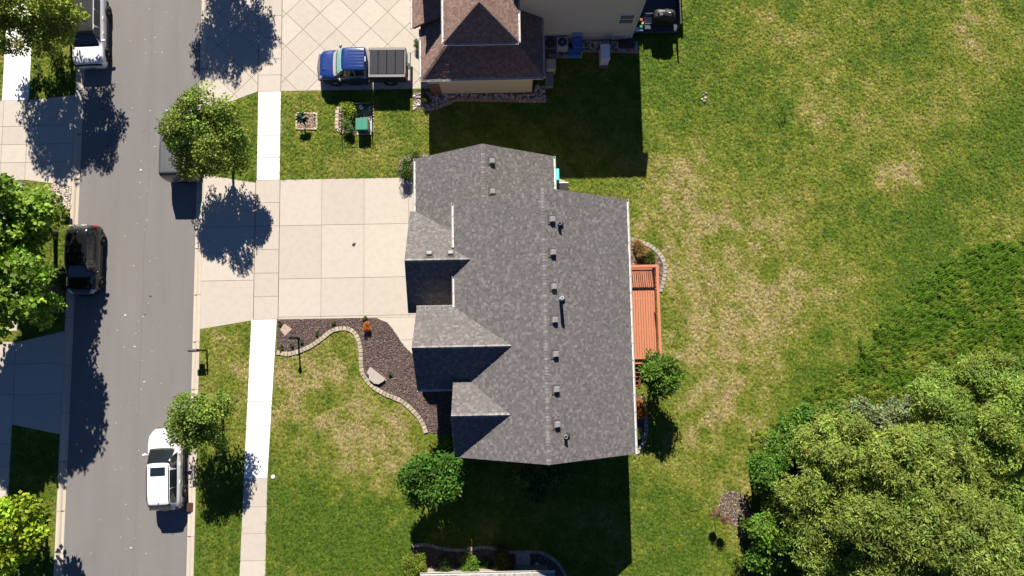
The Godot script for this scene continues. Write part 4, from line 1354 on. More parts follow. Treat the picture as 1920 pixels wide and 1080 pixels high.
func paths() -> void:
	var beige := concrete("concrete", Color(0.435, 0.39, 0.335))
	var white := concrete("new_concrete", Color(0.76, 0.74, 0.71))
	var zs: Array = []
	# pavement on the house side: new white slabs between the driveways
	zs = [-17.34, -15.87, -14.4, -12.93, -11.46]
	paving("pavement_white", rect(-16.2, -17.34, -14.72, -11.46), strips(-16.3, -14.6, zs), white, 0.022, 0.016, "white concrete pavement beside the square of lawn with the young plant")
	zs = [-2.5, -0.45, 1.1, 2.6, 4.1, 5.65, 7.3]
	var ws := PackedVector2Array([Vector2(-16.38, -2.5), Vector2(-14.76, -2.5), Vector2(-15.2, 7.3), Vector2(-16.66, 7.3)])
	paving("pavement_white", ws, strips(-17.0, -14.5, zs), white, 0.022, 0.016, "white concrete pavement beside the front lawn of the grey roofed house")
	zs = [7.3, 9.0, 10.6, 12.2, 13.8, 15.4, 17.0]
	paving("pavement", PackedVector2Array([Vector2(-16.66, 7.3), Vector2(-15.2, 7.3), Vector2(-15.25, 17.0), Vector2(-16.9, 17.0)]), strips(-17.2, -14.9, zs), beige, 0.02, 0.011, "beige pavement below the white slabs")
	zs = [-11.46, -9.98, -8.46, -6.95, -5.43, -3.95, -2.5]
	paving("pavement", rect(-16.24, -11.46, -14.7, -2.5), strips(-16.3, -14.6, zs), beige, 0.02, 0.012, "beige pavement crossing the driveway of the grey roofed house")
	zs = [-30.0, -28.5, -27, -25.5, -24, -22.5, -21.0, -19.55, -18.45, -17.34]
	paving("pavement", rect(-16.22, -30.0, -14.74, -17.34), strips(-16.3, -14.6, zs), beige, 0.02, 0.012, "beige pavement crossing the diamond scored driveway")
	# driveways
	paving("driveway", PackedVector2Array([Vector2(-14.68, -11.46), Vector2(-5.6, -11.46), Vector2(-5.27, -8.5), Vector2(-5.27, -2.47), Vector2(-14.68, -2.47)]), grid_cells([-14.7, -12.0, -9.29, -6.45, -5.0], [-11.5, -8.46, -5.04, -2.62, -2.4]), beige, 0.02, 0.013, "wide beige concrete driveway of the grey roofed house")
	paving("driveway_apron", PackedVector2Array([Vector2(-19.6, -11.9), Vector2(-16.26, -11.3), Vector2(-16.26, -2.45), Vector2(-19.6, -1.95)]), strips(-20, -16, [-12.0, -8.45, -5.0, -1.8]), beige, 0.02, 0.013, "flared driveway apron between pavement and kerb")
	paving("diamond_driveway", rect(-14.72, -30.0, -4.27, -17.34), diamonds(Vector2(-12.22, -21.51), 1.11, 14), beige, 0.02, 0.014, "driveway scored into diamonds under the blue pickup")
	paving("diamond_driveway_apron", PackedVector2Array([Vector2(-19.6, -30.0), Vector2(-16.24, -30.0), Vector2(-16.24, -17.34), Vector2(-19.6, -16.1)]), diamonds(Vector2(-18.88, -21.63), 1.11, 14), beige, 0.02, 0.014, "diamond scored apron between pavement and kerb")
	# far side of the street
	zs = []
	for i in 8:
		zs.append(-30.0 + i * 1.85)
	paving("far_pavement", rect(-32.85, -30.0, -31.1, -17.05), strips(-33, -31, zs), white, 0.022, 0.008, "white pavement across the street under the corner tree")
	paving("far_driveway", PackedVector2Array([Vector2(-40, -17.05), Vector2(-31.1, -17.05), Vector2(-28.1, -17.35), Vector2(-28.1, -11.3), Vector2(-31.1, -11.75), Vector2(-40, -11.5)]), grid_cells([-40, -37, -34.6, -32.7, -31.1, -28.0], [-17.5, -15.3, -14.1, -12.9, -11.2]), beige, 0.02, 0.012, "driveway across the street dappled by tree shade")
	zs = []
	for i in 9:
		zs.append(-11.5 + i * 1.2)
	paving("far_pavement", rect(-32.85, -11.62, -31.1, -2.05), strips(-33, -31, zs), beige, 0.02, 0.012, "beige pavement across the street beneath the big green tree")
	paving("far_driveway", PackedVector2Array([Vector2(-40, -2.1), Vector2(-31.1, -1.35), Vector2(-28.1, -2.0), Vector2(-28.1, 4.4), Vector2(-31.1, 3.75), Vector2(-40, 3.5)]), grid_cells([-40, -36, -33.6, -31.1, -28.0], [-2.3, 0.0, 1.9, 4.6]), beige, 0.02, 0.012, "shaded driveway across the street opposite the mailbox")
	zs = []
	for i in 11:
		zs.append(3.5 + i * 1.4)
	paving("far_pavement", rect(-32.85, 3.7, -31.1, 17.5), strips(-33, -31, zs), beige, 0.02, 0.012, "beige pavement across the street above the lime green tree")
	# curved walk from the driveway to the front door
	var walk := PackedVector2Array()
	for q in curve([Vector2(-8.53, -2.37), Vector2(-7.89, -2.19), Vector2(-7.32, -1.50), Vector2(-6.78, -0.69), Vector2(-5.92, 0.16)], 0.4):
		walk.append(q)
	walk.append(Vector2(-5.25, 0.6))
	walk.append(Vector2(-4.86, 0.6))
	walk.append(Vector2(-4.86, -2.475))
	walk[0].y = -2.475
	var cells: Array = [rect(-9, -2.6, -4, -1.05), PackedVector2Array([Vector2(-9, -1.05), Vector2(-5.9, -1.05), Vector2(-5.3, 1.5), Vector2(-9, 1.5)]), PackedVector2Array([Vector2(-5.9, -1.05), Vector2(-4, -1.05), Vector2(-4, 1.5), Vector2(-5.3, 1.5)])]
	paving("front_walk", Geometry2D.offset_polygon(walk, 0.001)[0], cells, beige, 0.024, 0.011, "curved concrete walk to the front door")

const BARK := [Color(0.13, 0.088, 0.08), Color(0.105, 0.072, 0.066), Color(0.16, 0.11, 0.10), Color(0.085, 0.06, 0.055), Color(0.19, 0.135, 0.12)]
const ROCKS := [Color(0.38, 0.32, 0.28), Color(0.30, 0.25, 0.22), Color(0.46, 0.38, 0.33), Color(0.24, 0.2, 0.19), Color(0.34, 0.27, 0.24)]

func poly(list: Array) -> PackedVector2Array:
	var p := PackedVector2Array()
	for q in list:
		if p.size() == 0 or p[p.size() - 1].distance_to(q) > 0.02:
			p.append(q)
	if p[0].distance_to(p[p.size() - 1]) < 0.02:
		p.remove_at(p.size() - 1)
	return p

func pavers(key: String, c: Color) -> Array:
	var list: Array = []
	for i in 4:
		list.append(grain(mat(key + str(i), tint(c, [1.0, 0.82, 1.12, 0.92][i]).linear_to_srgb(), 0.92), mats["fine_tex"], 1.5))
	return list

func garden_beds() -> void:
	var tan_pavers := pavers("tan_paver", Color(0.40, 0.345, 0.26))
	var pink_pavers := pavers("pink_paver", Color(0.42, 0.27, 0.21))
	var grey_pavers := pavers("grey_paver", Color(0.34, 0.30, 0.26))
	# front bed
	var line := curve([Vector2(-14.74, -0.41), Vector2(-14.04, -0.29), Vector2(-13.34, -0.45), Vector2(-12.54, -0.80), Vector2(-11.88, -1.25), Vector2(-11.31, -1.68), Vector2(-10.71, -1.83), Vector2(-10.10, -1.72), Vector2(-9.70, -1.25), Vector2(-9.49, -0.51), Vector2(-9.46, 0.39), Vector2(-9.32, 1.09), Vector2(-8.79, 1.76), Vector2(-7.96, 2.30), Vector2(-6.96, 2.75), Vector2(-6.17, 3.42), Vector2(-5.67, 4.08), Vector2(-5.41, 4.74)], 0.12)
	var bed: Array = []
	for q in line:
		bed.append(q)
	bed += [Vector2(-4.78, 4.75), Vector2(-2.66, 5.0), Vector2(-2.66, 1.43), Vector2(-4.86, 1.43), Vector2(-4.86, 0.55)]
	var back := curve([Vector2(-5.92, 0.16), Vector2(-6.78, -0.69), Vector2(-7.32, -1.50), Vector2(-7.89, -2.19), Vector2(-8.53, -2.37)], 0.4)
	for q in back:
		bed.append(q)
	bed += [Vector2(-8.6, -2.45), Vector2(-14.7, -2.45)]
	mulch_bed("mulch_bed", "the curving front bed of the grey roofed house", poly(bed), BARK, 330.0)
	edging("garden_edging", "winding row of tan edging blocks between front lawn and bark bed", line, 0.235, 0.27, 0.07, tan_pavers)
	# deck bed
	var d1 := curve([Vector2(7.48, -7.27), Vector2(8.15, -7.05), Vector2(8.82, -6.77), Vector2(9.38, -6.31), Vector2(9.73, -5.72), Vector2(9.80, -5.04), Vector2(9.64, -4.36), Vector2(9.45, -3.75)], 0.12)
	var deck_bed: Array = [Vector2(6.1, -6.6)]
	for q in d1:
		deck_bed.append(q)
	deck_bed += [Vector2(8.4, -3.4), Vector2(6.1, -3.4)]
	mulch_bed("mulch_bed", "the bed at the upper end of the red deck", poly(deck_bed), [Color(0.34, 0.26, 0.17), Color(0.16, 0.11, 0.09), Color(0.4, 0.31, 0.2), Color(0.12, 0.09, 0.07)], 260.0)
	edging("garden_edging", "curved row of pale edging blocks round the bed above the red deck", d1, 0.235, 0.25, 0.07, grey_pavers)
	var d2 := curve([Vector2(8.06, 2.70), Vector2(8.19, 3.78), Vector2(8.22, 4.76), Vector2(8.06, 5.51), Vector2(7.60, 6.21)], 0.12)
	var bed2: Array = [Vector2(6.1, 2.2)]
	for q in d2:
		bed2.append(q)
	bed2.append(Vector2(6.1, 5.4))
	mulch_bed("mulch_bed", "the narrow bed below the deck stairs", poly(bed2), BARK, 280.0)
	edging("garden_edging", "row of grey edging blocks beside the narrow bed below the deck stairs", d2, 0.235, 0.25, 0.07, grey_pavers)
	# south house bed
	var s := curve([Vector2(-6.33, 11.52), Vector2(-5.42, 11.44), Vector2(-4.38, 11.71), Vector2(-3.15, 11.80), Vector2(-1.84, 11.66), Vector2(-0.22, 11.98), Vector2(1.40, 12.01), Vector2(2.37, 12.50), Vector2(2.87, 13.19), Vector2(3.18, 13.92)], 0.15)
	var bed3: Array = []
	for q in s:
		bed3.append(q)
	bed3 += [Vector2(2.2, 13.9), Vector2(-5.6, 13.9)]
	mulch_bed("mulch_bed", "the shaded bed along the south house", poly(bed3), BARK, 160.0)
	edging("garden_edging", "row of edging blocks round the shaded bed of the south house", s, 0.24, 0.2, 0.06, grey_pavers)
	# north house stones
	var n := poly([Vector2(-6.07, -17.16), Vector2(-5.34, -17.14), Vector2(-4.82, -16.99), Vector2(1.70, -16.87), Vector2(1.89, -17.44), Vector2(2.51, -17.43), Vector2(2.49, -16.35), Vector2(-3.34, -16.60), Vector2(-4.73, -16.02), Vector2(-5.42, -15.96), Vector2(-6.08, -15.97)])
	rock_bed("stone_bed", "the bed under the cream wall of the brown roofed house", n, ROCKS, 0.085, 70.0)
	edging("garden_edging", "pinkish edging blocks bordering the stones under the cream wall", PackedVector2Array([Vector2(2.52, -16.35), Vector2(-3.30, -16.57), Vector2(-4.69, -15.98), Vector2(-5.39, -15.93)]), 0.3, 0.2, 0.07, pink_pavers)
	var n2 := poly([Vector2(2.48, -20.47), Vector2(8.29, -20.36), Vector2(8.63, -20.21), Vector2(8.61, -19.56), Vector2(4.91, -19.73), Vector2(4.83, -19.34), Vector2(2.80, -19.37), Vector2(2.46, -19.60)])
	rock_bed("stone_bed", "the shaded bed along the rear wall of the brown roofed house", n2, ROCKS, 0.08, 60.0)
	edging("garden_edging", "edging blocks along the shaded stones by the rear wall", PackedVector2Array([Vector2(8.64, -19.56), Vector2(4.94, -19.70), Vector2(4.86, -19.30), Vector2(2.80, -19.34)]), 0.3, 0.16, 0.06, pavers("dim_paver", Color(0.3, 0.27, 0.24)))
	# mailbox stones across the street
	var g := poly([Vector2(-29.33, -11.46), Vector2(-28.09, -11.33), Vector2(-28.09, -9.80), Vector2(-28.68, -9.91), Vector2(-29.10, -10.23), Vector2(-29.29, -10.72)])
	rock_bed("stone_bed", "the gravel round behind the far mailbox", g, [Color(0.5, 0.44, 0.38), Color(0.42, 0.36, 0.3), Color(0.58, 0.52, 0.45), Color(0.3, 0.26, 0.23)], 0.05, 240.0)
	edging("garden_edging", "arc of pink edging blocks round the gravel by the far mailbox", curve([Vector2(-29.26, -11.46), Vector2(-29.27, -10.86), Vector2(-29.07, -10.30), Vector2(-28.68, -9.91), Vector2(-28.06, -9.80)], 0.1), 0.24, 0.14, 0.07, pink_pavers)
	# transformer garden and the square round the young plant
	var tg := poly([Vector2(-11.03, -16.14), Vector2(-10.79, -16.31), Vector2(-8.71, -16.27), Vector2(-8.71, -14.42), Vector2(-10.71, -14.46), Vector2(-11.02, -14.68)])
	rock_bed("stone_bed", "the small fenced utility garden", tg, [Color(0.34, 0.26, 0.2), Color(0.26, 0.2, 0.16), Color(0.4, 0.32, 0.26)], 0.05, 90.0)
	edging("garden_edging", "pale rounded kerb of pebbled blocks on the left of the utility garden", curve([Vector2(-10.62, -16.27), Vector2(-11.00, -16.06), Vector2(-11.06, -15.35), Vector2(-11.02, -14.75), Vector2(-10.61, -14.46)], 0.1), 0.25, 0.24, 0.07, pavers("pebble_paver", Color(0.52, 0.42, 0.32)))
	mulch_bed("mulch_bed", "the square round the young plant", poly([Vector2(-13.62, -15.76), Vector2(-12.52, -15.74), Vector2(-12.51, -14.88), Vector2(-13.61, -14.90)]), [Color(0.42, 0.32, 0.23), Color(0.34, 0.25, 0.19), Color(0.48, 0.37, 0.27)], 260.0)
	edging("garden_edging", "square of tan edging blocks round the young plant", PackedVector2Array([Vector2(-13.69, -15.83), Vector2(-12.38, -15.80), Vector2(-12.37, -14.77), Vector2(-13.68, -14.80), Vector2(-13.69, -15.79)]), 0.21, 0.13, 0.06, pavers("square_paver", Color(0.48, 0.39, 0.29)))
	# bark under the woodland edge, bed by the garage
	mulch_bed("mulch_bed", "the bark clearing at the edge of the wood", poly([Vector2(12.69, 8.88), Vector2(13.02, 8.70), Vector2(13.40, 8.48), Vector2(13.81, 8.77), Vector2(14.25, 9.07), Vector2(14.40, 10.03), Vector2(14.26, 11.45), Vector2(13.81, 11.26), Vector2(13.64, 10.75), Vector2(13.19, 10.67), Vector2(12.95, 10.29), Vector2(12.50, 10.09), Vector2(12.26, 9.67), Vector2(12.53, 9.33)]), [Color(0.3, 0.22, 0.17), Color(0.2, 0.14, 0.11), Color(0.38, 0.3, 0.24), Color(0.13, 0.09, 0.07), Color(0.17, 0.18, 0.05)], 150.0)
	mulch_bed("mulch_bed", "the bed round the shrubs at the garage corner", poly([Vector2(-7.16, -12.27), Vector2(-6.92, -12.69), Vector2(-6.30, -13.03), Vector2(-5.27, -12.94), Vector2(-5.28, -11.43), Vector2(-7.06, -11.46)]), [Color(0.36, 0.28, 0.21), Color(0.28, 0.2, 0.15), Color(0.42, 0.34, 0.27)], 200.0)
	var strip := poly([Vector2(-14.72, -17.32), Vector2(-14.58, -17.31)])
	strip.clear()

func vehicles() -> void:
	var white := mat("white_paint", lin(0.78, 0.78, 0.78), 0.22)
	white.clearcoat_enabled = true
	white.clearcoat_roughness = 0.06
	var black := mat("black_paint", lin(0.008, 0.008, 0.010), 0.2)
	black.clearcoat_enabled = true
	black.clearcoat_roughness = 0.06
	var grey := mat("grey_paint", lin(0.10, 0.102, 0.112), 0.4, 0.3)
	grey.clearcoat_enabled = true
	var kerbside := "cars parked along the kerb"
	suv("white_car", "white crossover with dark sunroof parked by the small kerbside tree", Vector3(-21.2, -0.122, 6.5), PI + 0.035, Vector3(1.95, 1.68, 4.95), white, {"sunroof": true, "rails": true, "group": kerbside})
	suv("black_car", "glossy black crossover parked on the far side of the street", Vector3(-26.72, -0.122, -6.38), 0.0, Vector3(1.9, 1.64, 4.45), black, {"group": kerbside, "category": "car"})
	suv("two_tone_car", "white crossover with black roof half under the tree at the top corner", Vector3(-26.95, -0.122, -21.35), 0.03, Vector3(1.96, 1.72, 4.7), white, {"roof_paint": mat("roof_black", lin(0.03, 0.03, 0.032), 0.3), "group": kerbside, "boxy": true})
	suv("grey_car", "tall grey vehicle with a ribbed roof mostly hidden under the street tree", Vector3(-20.75, -0.122, -13.75), PI, Vector3(2.0, 2.0, 4.8), grey, {"boxy": true, "ribs": true, "group": kerbside})
	pickup(Vector3(-9.12, 0.02, -18.6), -PI / 2 - 0.012)

func trees() -> void:
	var kerb_trees := "young trees planted along the kerb"
	var mid := Color(0.109, 0.167, 0.035)
	tree("street_tree", "round green street tree overhanging the grey vehicle", Vector3(-17.82, 0, -13.43), 0.11, 2.75, 2.0, 3.3, "fine", Color(0.178, 0.267, 0.047), 101, kerb_trees, Vector2.ZERO, 0.66)
	tree("street_tree", "small street tree shading the bonnet of the white car", Vector3(-18.06, 0, 3.38), 0.09, 1.95, 1.7, 3.1, "fine", Color(0.168, 0.267, 0.046), 102, kerb_trees, Vector2.ZERO, 0.66)
	tree("street_tree", "street tree above the diamond driveway, only its shade in view", Vector3(-17.95, 0.00, -27.36), 0.12, 2.9, 2.4, 4.2, "fine", mid, 103, kerb_trees, Vector2.ZERO, 0.66)
	tree("street_tree", "olive green tree over the corner of the two tone car", Vector3(-28.53, 0, -21.30), 0.13, 3.05, 2.7, 4.5, "broad", Color(0.238, 0.310, 0.055), 104, kerb_trees, Vector2.ZERO, 0.56)
	tree("street_tree", "big bright green tree beside the black car, upper of the two crowns", Vector3(-28.98, 0, -8.24), 0.16, 2.6, 2.7, 4.5, "maple", Color(0.179, 0.317, 0.043), 105, kerb_trees, Vector2.ZERO, 0.56)
	tree("street_tree", "big bright green tree beside the black car, lower of the two crowns", Vector3(-28.34, 0, -4.58), 0.16, 2.45, 2.8, 4.8, "maple", Color(0.165, 0.296, 0.038), 106, kerb_trees, Vector2.ZERO, 0.56)
	tree("street_tree", "big tree across the street mostly outside the picture, shading the far driveway", Vector3(-30.76, 0, -3.68), 0.16, 3.0, 2.8, 5.2, "maple", Color(0.110, 0.190, 0.025), 112, kerb_trees)
	tree("street_tree", "lime green tree at the bottom of the far pavement", Vector3(-28.72, 0, 9.25), 0.12, 2.25, 1.9, 3.5, "maple", Color(0.250, 0.381, 0.025), 107, kerb_trees, Vector2.ZERO, 0.56)
	tree("garden_tree", "dense dark green tree at the lower corner of the grey roofed house", Vector3(-4.46, 0, 6.74), 0.12, 1.8, 1.95, 2.9, "broad", Color(0.075, 0.185, 0.022), 108)
	tree("garden_tree", "small glossy tree beside the deck stairs", Vector3(8.67, 0, 1.32), 0.08, 1.22, 1.2, 2.4, "broad", Color(0.093, 0.188, 0.024), 109)
	tree("garden_bush", "dark bush in the shade of the south gable", Vector3(1.54, 0, 7.17), 0.05, 1.7, 1.0, 1.1, "broad", Color(0.090, 0.150, 0.030), 110)
	# shrubs by the garage and the south house
	tree("round_shrub", "rounded green shrub at the garage corner above the driveway", Vector3(-6.58, 0, -11.87), 0.0, 0.58, 0.5, 0.5, "small", Color(0.065, 0.13, 0.02), 120)
	tree("round_shrub", "smaller pale shrub above the rounded one at the garage corner", Vector3(-6.02, 0, -12.76), 0.0, 0.36, 0.3, 0.32, "small", Color(0.10, 0.15, 0.03), 121)
	tree("tall_shrub", "bright lime shrub at the left end of the south house bed", Vector3(-6.00, 0, 12.36), 0.04, 0.66, 0.85, 0.95, "small", Color(0.15, 0.21, 0.02), 122)
	tree("tall_shrub", "second lime shrub in the middle of the south house bed", Vector3(-2.71, 0, 12.35), 0.04, 0.6, 0.8, 0.9, "small", Color(0.10, 0.20, 0.02), 123)
	tree("round_shrub", "low clipped green shrub beside the dark olive one", Vector3(-1.91, 0, 12.74), 0.0, 0.36, 0.35, 0.36, "small", Color(0.08, 0.16, 0.03), 124)
	tree("round_shrub", "dark olive clipped shrub beside the pale pad", Vector3(-0.74, 0, 12.45), 0.0, 0.74, 0.6, 0.65, "small", Color(0.07, 0.085, 0.006), 125, "", Vector2.ZERO, 1.5)
	tree("tall_shrub", "dark shrub in the shade between the two lime shrubs", Vector3(-4.14, 0, 12.45), 0.0, 0.6, 0.5, 0.6, "small", Color(0.06, 0.10, 0.03), 126)
	tree("round_shrub", "little green shrub on the stones at the brick pier", Vector3(-5.34, 0, -16.52), 0.0, 0.3, 0.3, 0.3, "small", Color(0.05, 0.09, 0.015), 127)
	tree("round_shrub", "tiny shrub on the diamond driveway by the brown roof gutter", Vector3(-5.81, 0, -20.19), 0.0, 0.26, 0.26, 0.3, "small", Color(0.08, 0.14, 0.02), 128)
	tree("round_shrub", "yellow green shrub at the top of the utility garden", Vector3(-10.11, 0, -15.83), 0.0, 0.56, 0.45, 0.45, "small", Color(0.22, 0.31, 0.03), 129, "", Vector2.ZERO, 1.7)
	tree("round_shrub", "pale green shrub at the bottom of the utility garden", Vector3(-10.27, 0, -14.74), 0.0, 0.42, 0.35, 0.35, "small", Color(0.16, 0.27, 0.08), 130, "", Vector2.ZERO, 1.7)
	tree("round_shrub", "orange leaved shrub in the bark near the driveway", Vector3(-9.09, 0, -1.90), 0.0, 0.27, 0.24, 0.25, "small", Color(0.55, 0.19, 0.03), 131)
	tree("round_shrub", "dry straw coloured grasses in the bed above the deck", Vector3(8.21, 0, -6.53), 0.0, 0.62, 0.25, 0.25, "grassy", Color(0.38, 0.29, 0.14), 132)
	tree("round_shrub", "green clump among dry grasses at the deck corner", Vector3(8.80, 0, -5.97), 0.0, 0.36, 0.22, 0.25, "grassy", Color(0.12, 0.16, 0.04), 133)
	tree("round_shrub", "orange grass against the wall below the deck stairs", Vector3(7.68, 0, 3.52), 0.0, 0.42, 0.3, 0.35, "grassy", Color(0.5, 0.22, 0.05), 134)
	tree("round_shrub", "leafy green plant in the narrow bed near the roof corner", Vector3(7.68, 0, 4.96), 0.0, 0.3, 0.25, 0.28, "small", Color(0.1, 0.17, 0.04), 135)
	tree("round_shrub", "grey green weed clump alone on the back lawn", Vector3(17.77, 0, -14.75), 0.0, 0.5, 0.09, 0.07, "small", Color(0.11, 0.15, 0.06), 136, "", Vector2.ZERO, 1.3)
	var weeds := [[596,625,0.16,"low rosette weed nearest the bend of the edging"], [527,651,0.22,"upright seedling at the pavement end of the edging"], [566,641,0.13,"pale weed just right of the lamp post"], [548,647,0.16,"sprawling weed left of the lamp post"], [627,606,0.14,"small weed in the bark below the driveway joint"], [685,597,0.2,"flat weed along the driveway edge by the walk"], [526,606,0.16,"faded weed beside the flat square stone"], [733,701,0.12,"tiny weed right of the grey slab in the bark"]]
	for i in weeds.size():
		var w: Array = weeds[i]
		var at := ground_at(i)
		tree("weed_shrub", w[3], at, 0.0, w[2], 0.1, 0.1, "small", Color(0.09, 0.14, 0.04), 140 + i, "weeds in the front bark bed")
	woodland()

func ground_at(i: int) -> Vector3:
	return [Vector3(-12.18, 0.00, -1.56), Vector3(-14.48, 0.00, -0.73), Vector3(-13.18, 0.00, -1.04), Vector3(-13.78, 0.00, -0.85), Vector3(-11.15, 0.00, -2.18), Vector3(-9.20, 0.00, -2.45), Vector3(-14.54, 0.00, -2.24), Vector3(-7.59, 0.00, 1.05)][i]

func woodland() -> void:
	var olive := Color(0.203, 0.281, 0.056)
	var pale := Color(0.203, 0.314, 0.058)
	var silver := Color(0.217, 0.290, 0.145)
	var green := Color(0.090, 0.196, 0.026)
	var g := "trees of the wood in the lower right corner"
	var rows := [
		[Vector3(17.83, 4.20, 5.46), 2.5, 2.2, 4.6, "willow", olive, "willow at the upper left of the wood with brown tinged tips"],
		[Vector3(20.09, 4.80, 6.05), 2.6, 2.4, 5.4, "willow", olive, "olive willow right of the first willow of the wood"],
		[Vector3(16.53, 4.60, 8.17), 2.5, 2.3, 5.0, "willow", olive, "willow right behind the bright leafy trees of the wood's edge"],
		[Vector3(19.39, 5.20, 8.80), 2.9, 2.5, 5.8, "willow", olive, "broad willow in the middle of the wood"],
		[Vector3(22.61, 5.20, 6.32), 2.8, 2.5, 5.8, "willow", olive, "willow below the silver leafed trees"],
		[Vector3(21.99, 5.60, 9.31), 2.8, 2.5, 6.0, "willow", olive, "willow between the broad willow and the lighter ones to its right"],
		[Vector3(17.24, 4.60, 10.88), 2.6, 2.2, 5.0, "willow", olive, "willow at the bottom edge nearest the flower hook"],
		[Vector3(19.76, 5.20, 11.64), 2.8, 2.4, 5.6, "willow", olive, "willow cut by the bottom of the picture under the broad willow"],
		[Vector3(22.77, 5.40, 11.80), 2.6, 2.4, 5.8, "willow", olive, "second willow cut by the bottom of the picture"],
		[Vector3(25.02, 5.20, 8.63), 2.5, 2.3, 5.6, "willow", Color(0.194, 0.285, 0.051), "yellowish willow at the right of the wood"],
		[Vector3(26.38, 5.20, 11.16), 2.6, 2.3, 5.6, "willow", Color(0.194, 0.285, 0.051), "yellowish willow in the bottom right corner"],
		[Vector3(26.85, 5.00, 8.48), 2.2, 2.2, 5.2, "willow", pale, "pale willow at the right edge below the dead branch"],
		[Vector3(23.14, 3.60, 3.42), 1.9, 1.7, 3.9, "willow", pale, "pale feathery tree at the upper tip of the wood"],
		[Vector3(25.06, 3.80, 2.64), 1.9, 1.8, 4.2, "willow", pale, "pale feathery tree next to the tip of the wood"],
		[Vector3(27.00, 3.80, 1.92), 2.0, 1.8, 4.2, "willow", pale, "pale feathery tree reaching highest on the right edge of the wood"],
		[Vector3(28.04, 4.00, 3.28), 1.9, 1.8, 4.4, "willow", pale, "pale feathery tree against the right edge under the highest"],
		[Vector3(24.15, 4.20, 5.11), 2.1, 1.9, 4.6, "willow", Color(0.194, 0.285, 0.051), "rounded pale tree below the tip of the wood"],
		[Vector3(26.46, 4.40, 5.47), 2.1, 1.9, 4.7, "willow", Color(0.194, 0.285, 0.051), "rounded pale tree above the dead branch"],
		[Vector3(24.23, 3.20, 4.32), 1.3, 1.2, 3.6, "willow", pale, "small pale crown squeezed between the tip of the wood and the rounded pale tree"],
		[Vector3(26.14, 3.60, 4.02), 1.4, 1.3, 4.0, "willow", pale, "small pale crown under the two feathery trees of the right edge"],
		[Vector3(28.01, 3.80, 5.23), 1.4, 1.3, 4.2, "willow", pale, "small pale crown at the right edge beside the rounded pale tree"],
		[Vector3(27.36, 4.20, 9.89), 1.5, 1.4, 4.6, "willow", Color(0.194, 0.285, 0.051), "small yellowish crown between the two lowest willows at the right edge"],
		[Vector3(23.37, 1.40, 3.72), 1.2, 1.0, 1.5, "fine", silver, "silver green brush at the upper tip of the wood before the first feathery tree"],
		[Vector3(19.16, 1.40, 4.18), 1.3, 1.0, 1.5, "broad", Color(0.12, 0.22, 0.03), "fresh green brush between the silver leafed trees and the rim"],
		[Vector3(20.55, 2.00, 3.75), 1.3, 1.2, 2.2, "fine", silver, "low silver leafed tree at the upper rim of the wood"],
		[Vector3(21.92, 2.20, 4.38), 1.4, 1.3, 2.4, "fine", silver, "silver leafed tree beside the low one"],
		[Vector3(23.57, 2.60, 5.17), 1.6, 1.4, 2.8, "fine", silver, "silver leafed tree in the gap between willows and pale trees"],
		[Vector3(16.96, 2.00, 4.55), 1.5, 1.3, 2.2, "broad", green, "leafy green tree at the upper left rim of the wood"],
		[Vector3(14.54, 2.40, 6.92), 1.5, 1.6, 2.6, "broad", green, "bright leafy tree at the left rim of the wood above the bark clearing"],
		[Vector3(14.54, 2.60, 10.04), 1.6, 1.7, 2.8, "broad", Color(0.101, 0.209, 0.024), "bright leafy tree right of the bark clearing"],
		[Vector3(14.21, 2.20, 11.93), 1.3, 1.4, 2.4, "broad", green, "leafy tree below the bark clearing"],
		[Vector3(15.55, 1.80, 5.80), 1.2, 1.1, 1.9, "broad", green, "low leafy tree between meadow and wood"]]
	for i in rows.size():
		var q: Array = rows[i]
		var p: Vector3 = q[0]
		var up: float = [0.0, 1.3, -1.1, 0.7, -0.7, 1.7, -1.3][i % 7]
		tree("wood_tree", q[6], Vector3(p.x, 0, p.z), 0.13, q[1] * 0.78, q[2], q[3] + (up if q[4] == "willow" else 0.0), q[4], q[5], 200 + i, g, Vector2.ZERO, 0.8)
	# a dead branch between the crowns
	var b := thing("dead_branch", "bare reddish dead branches in a gap at the right of the wood", "branch", Vector3(26.68, 0, 6.68))
	for i in 9:
		var a := TAU * i / 9.0
		obj("twig", tube([Vector3(0, 2.6, 0), Vector3(cos(a) * 0.35, 3.2, sin(a) * 0.35), Vector3(cos(a + 0.3) * 0.7, 3.5, sin(a + 0.3) * 0.7)], [0.05, 0.035, 0.012], 5), mat("dead_wood", lin(0.3, 0.16, 0.1), 0.9), b)
	obj("stem", tube([Vector3(0, 0, 0), Vector3(0, 2.7, 0)], [0.08, 0.05], 6), mat("dead_wood", Color.WHITE), b)

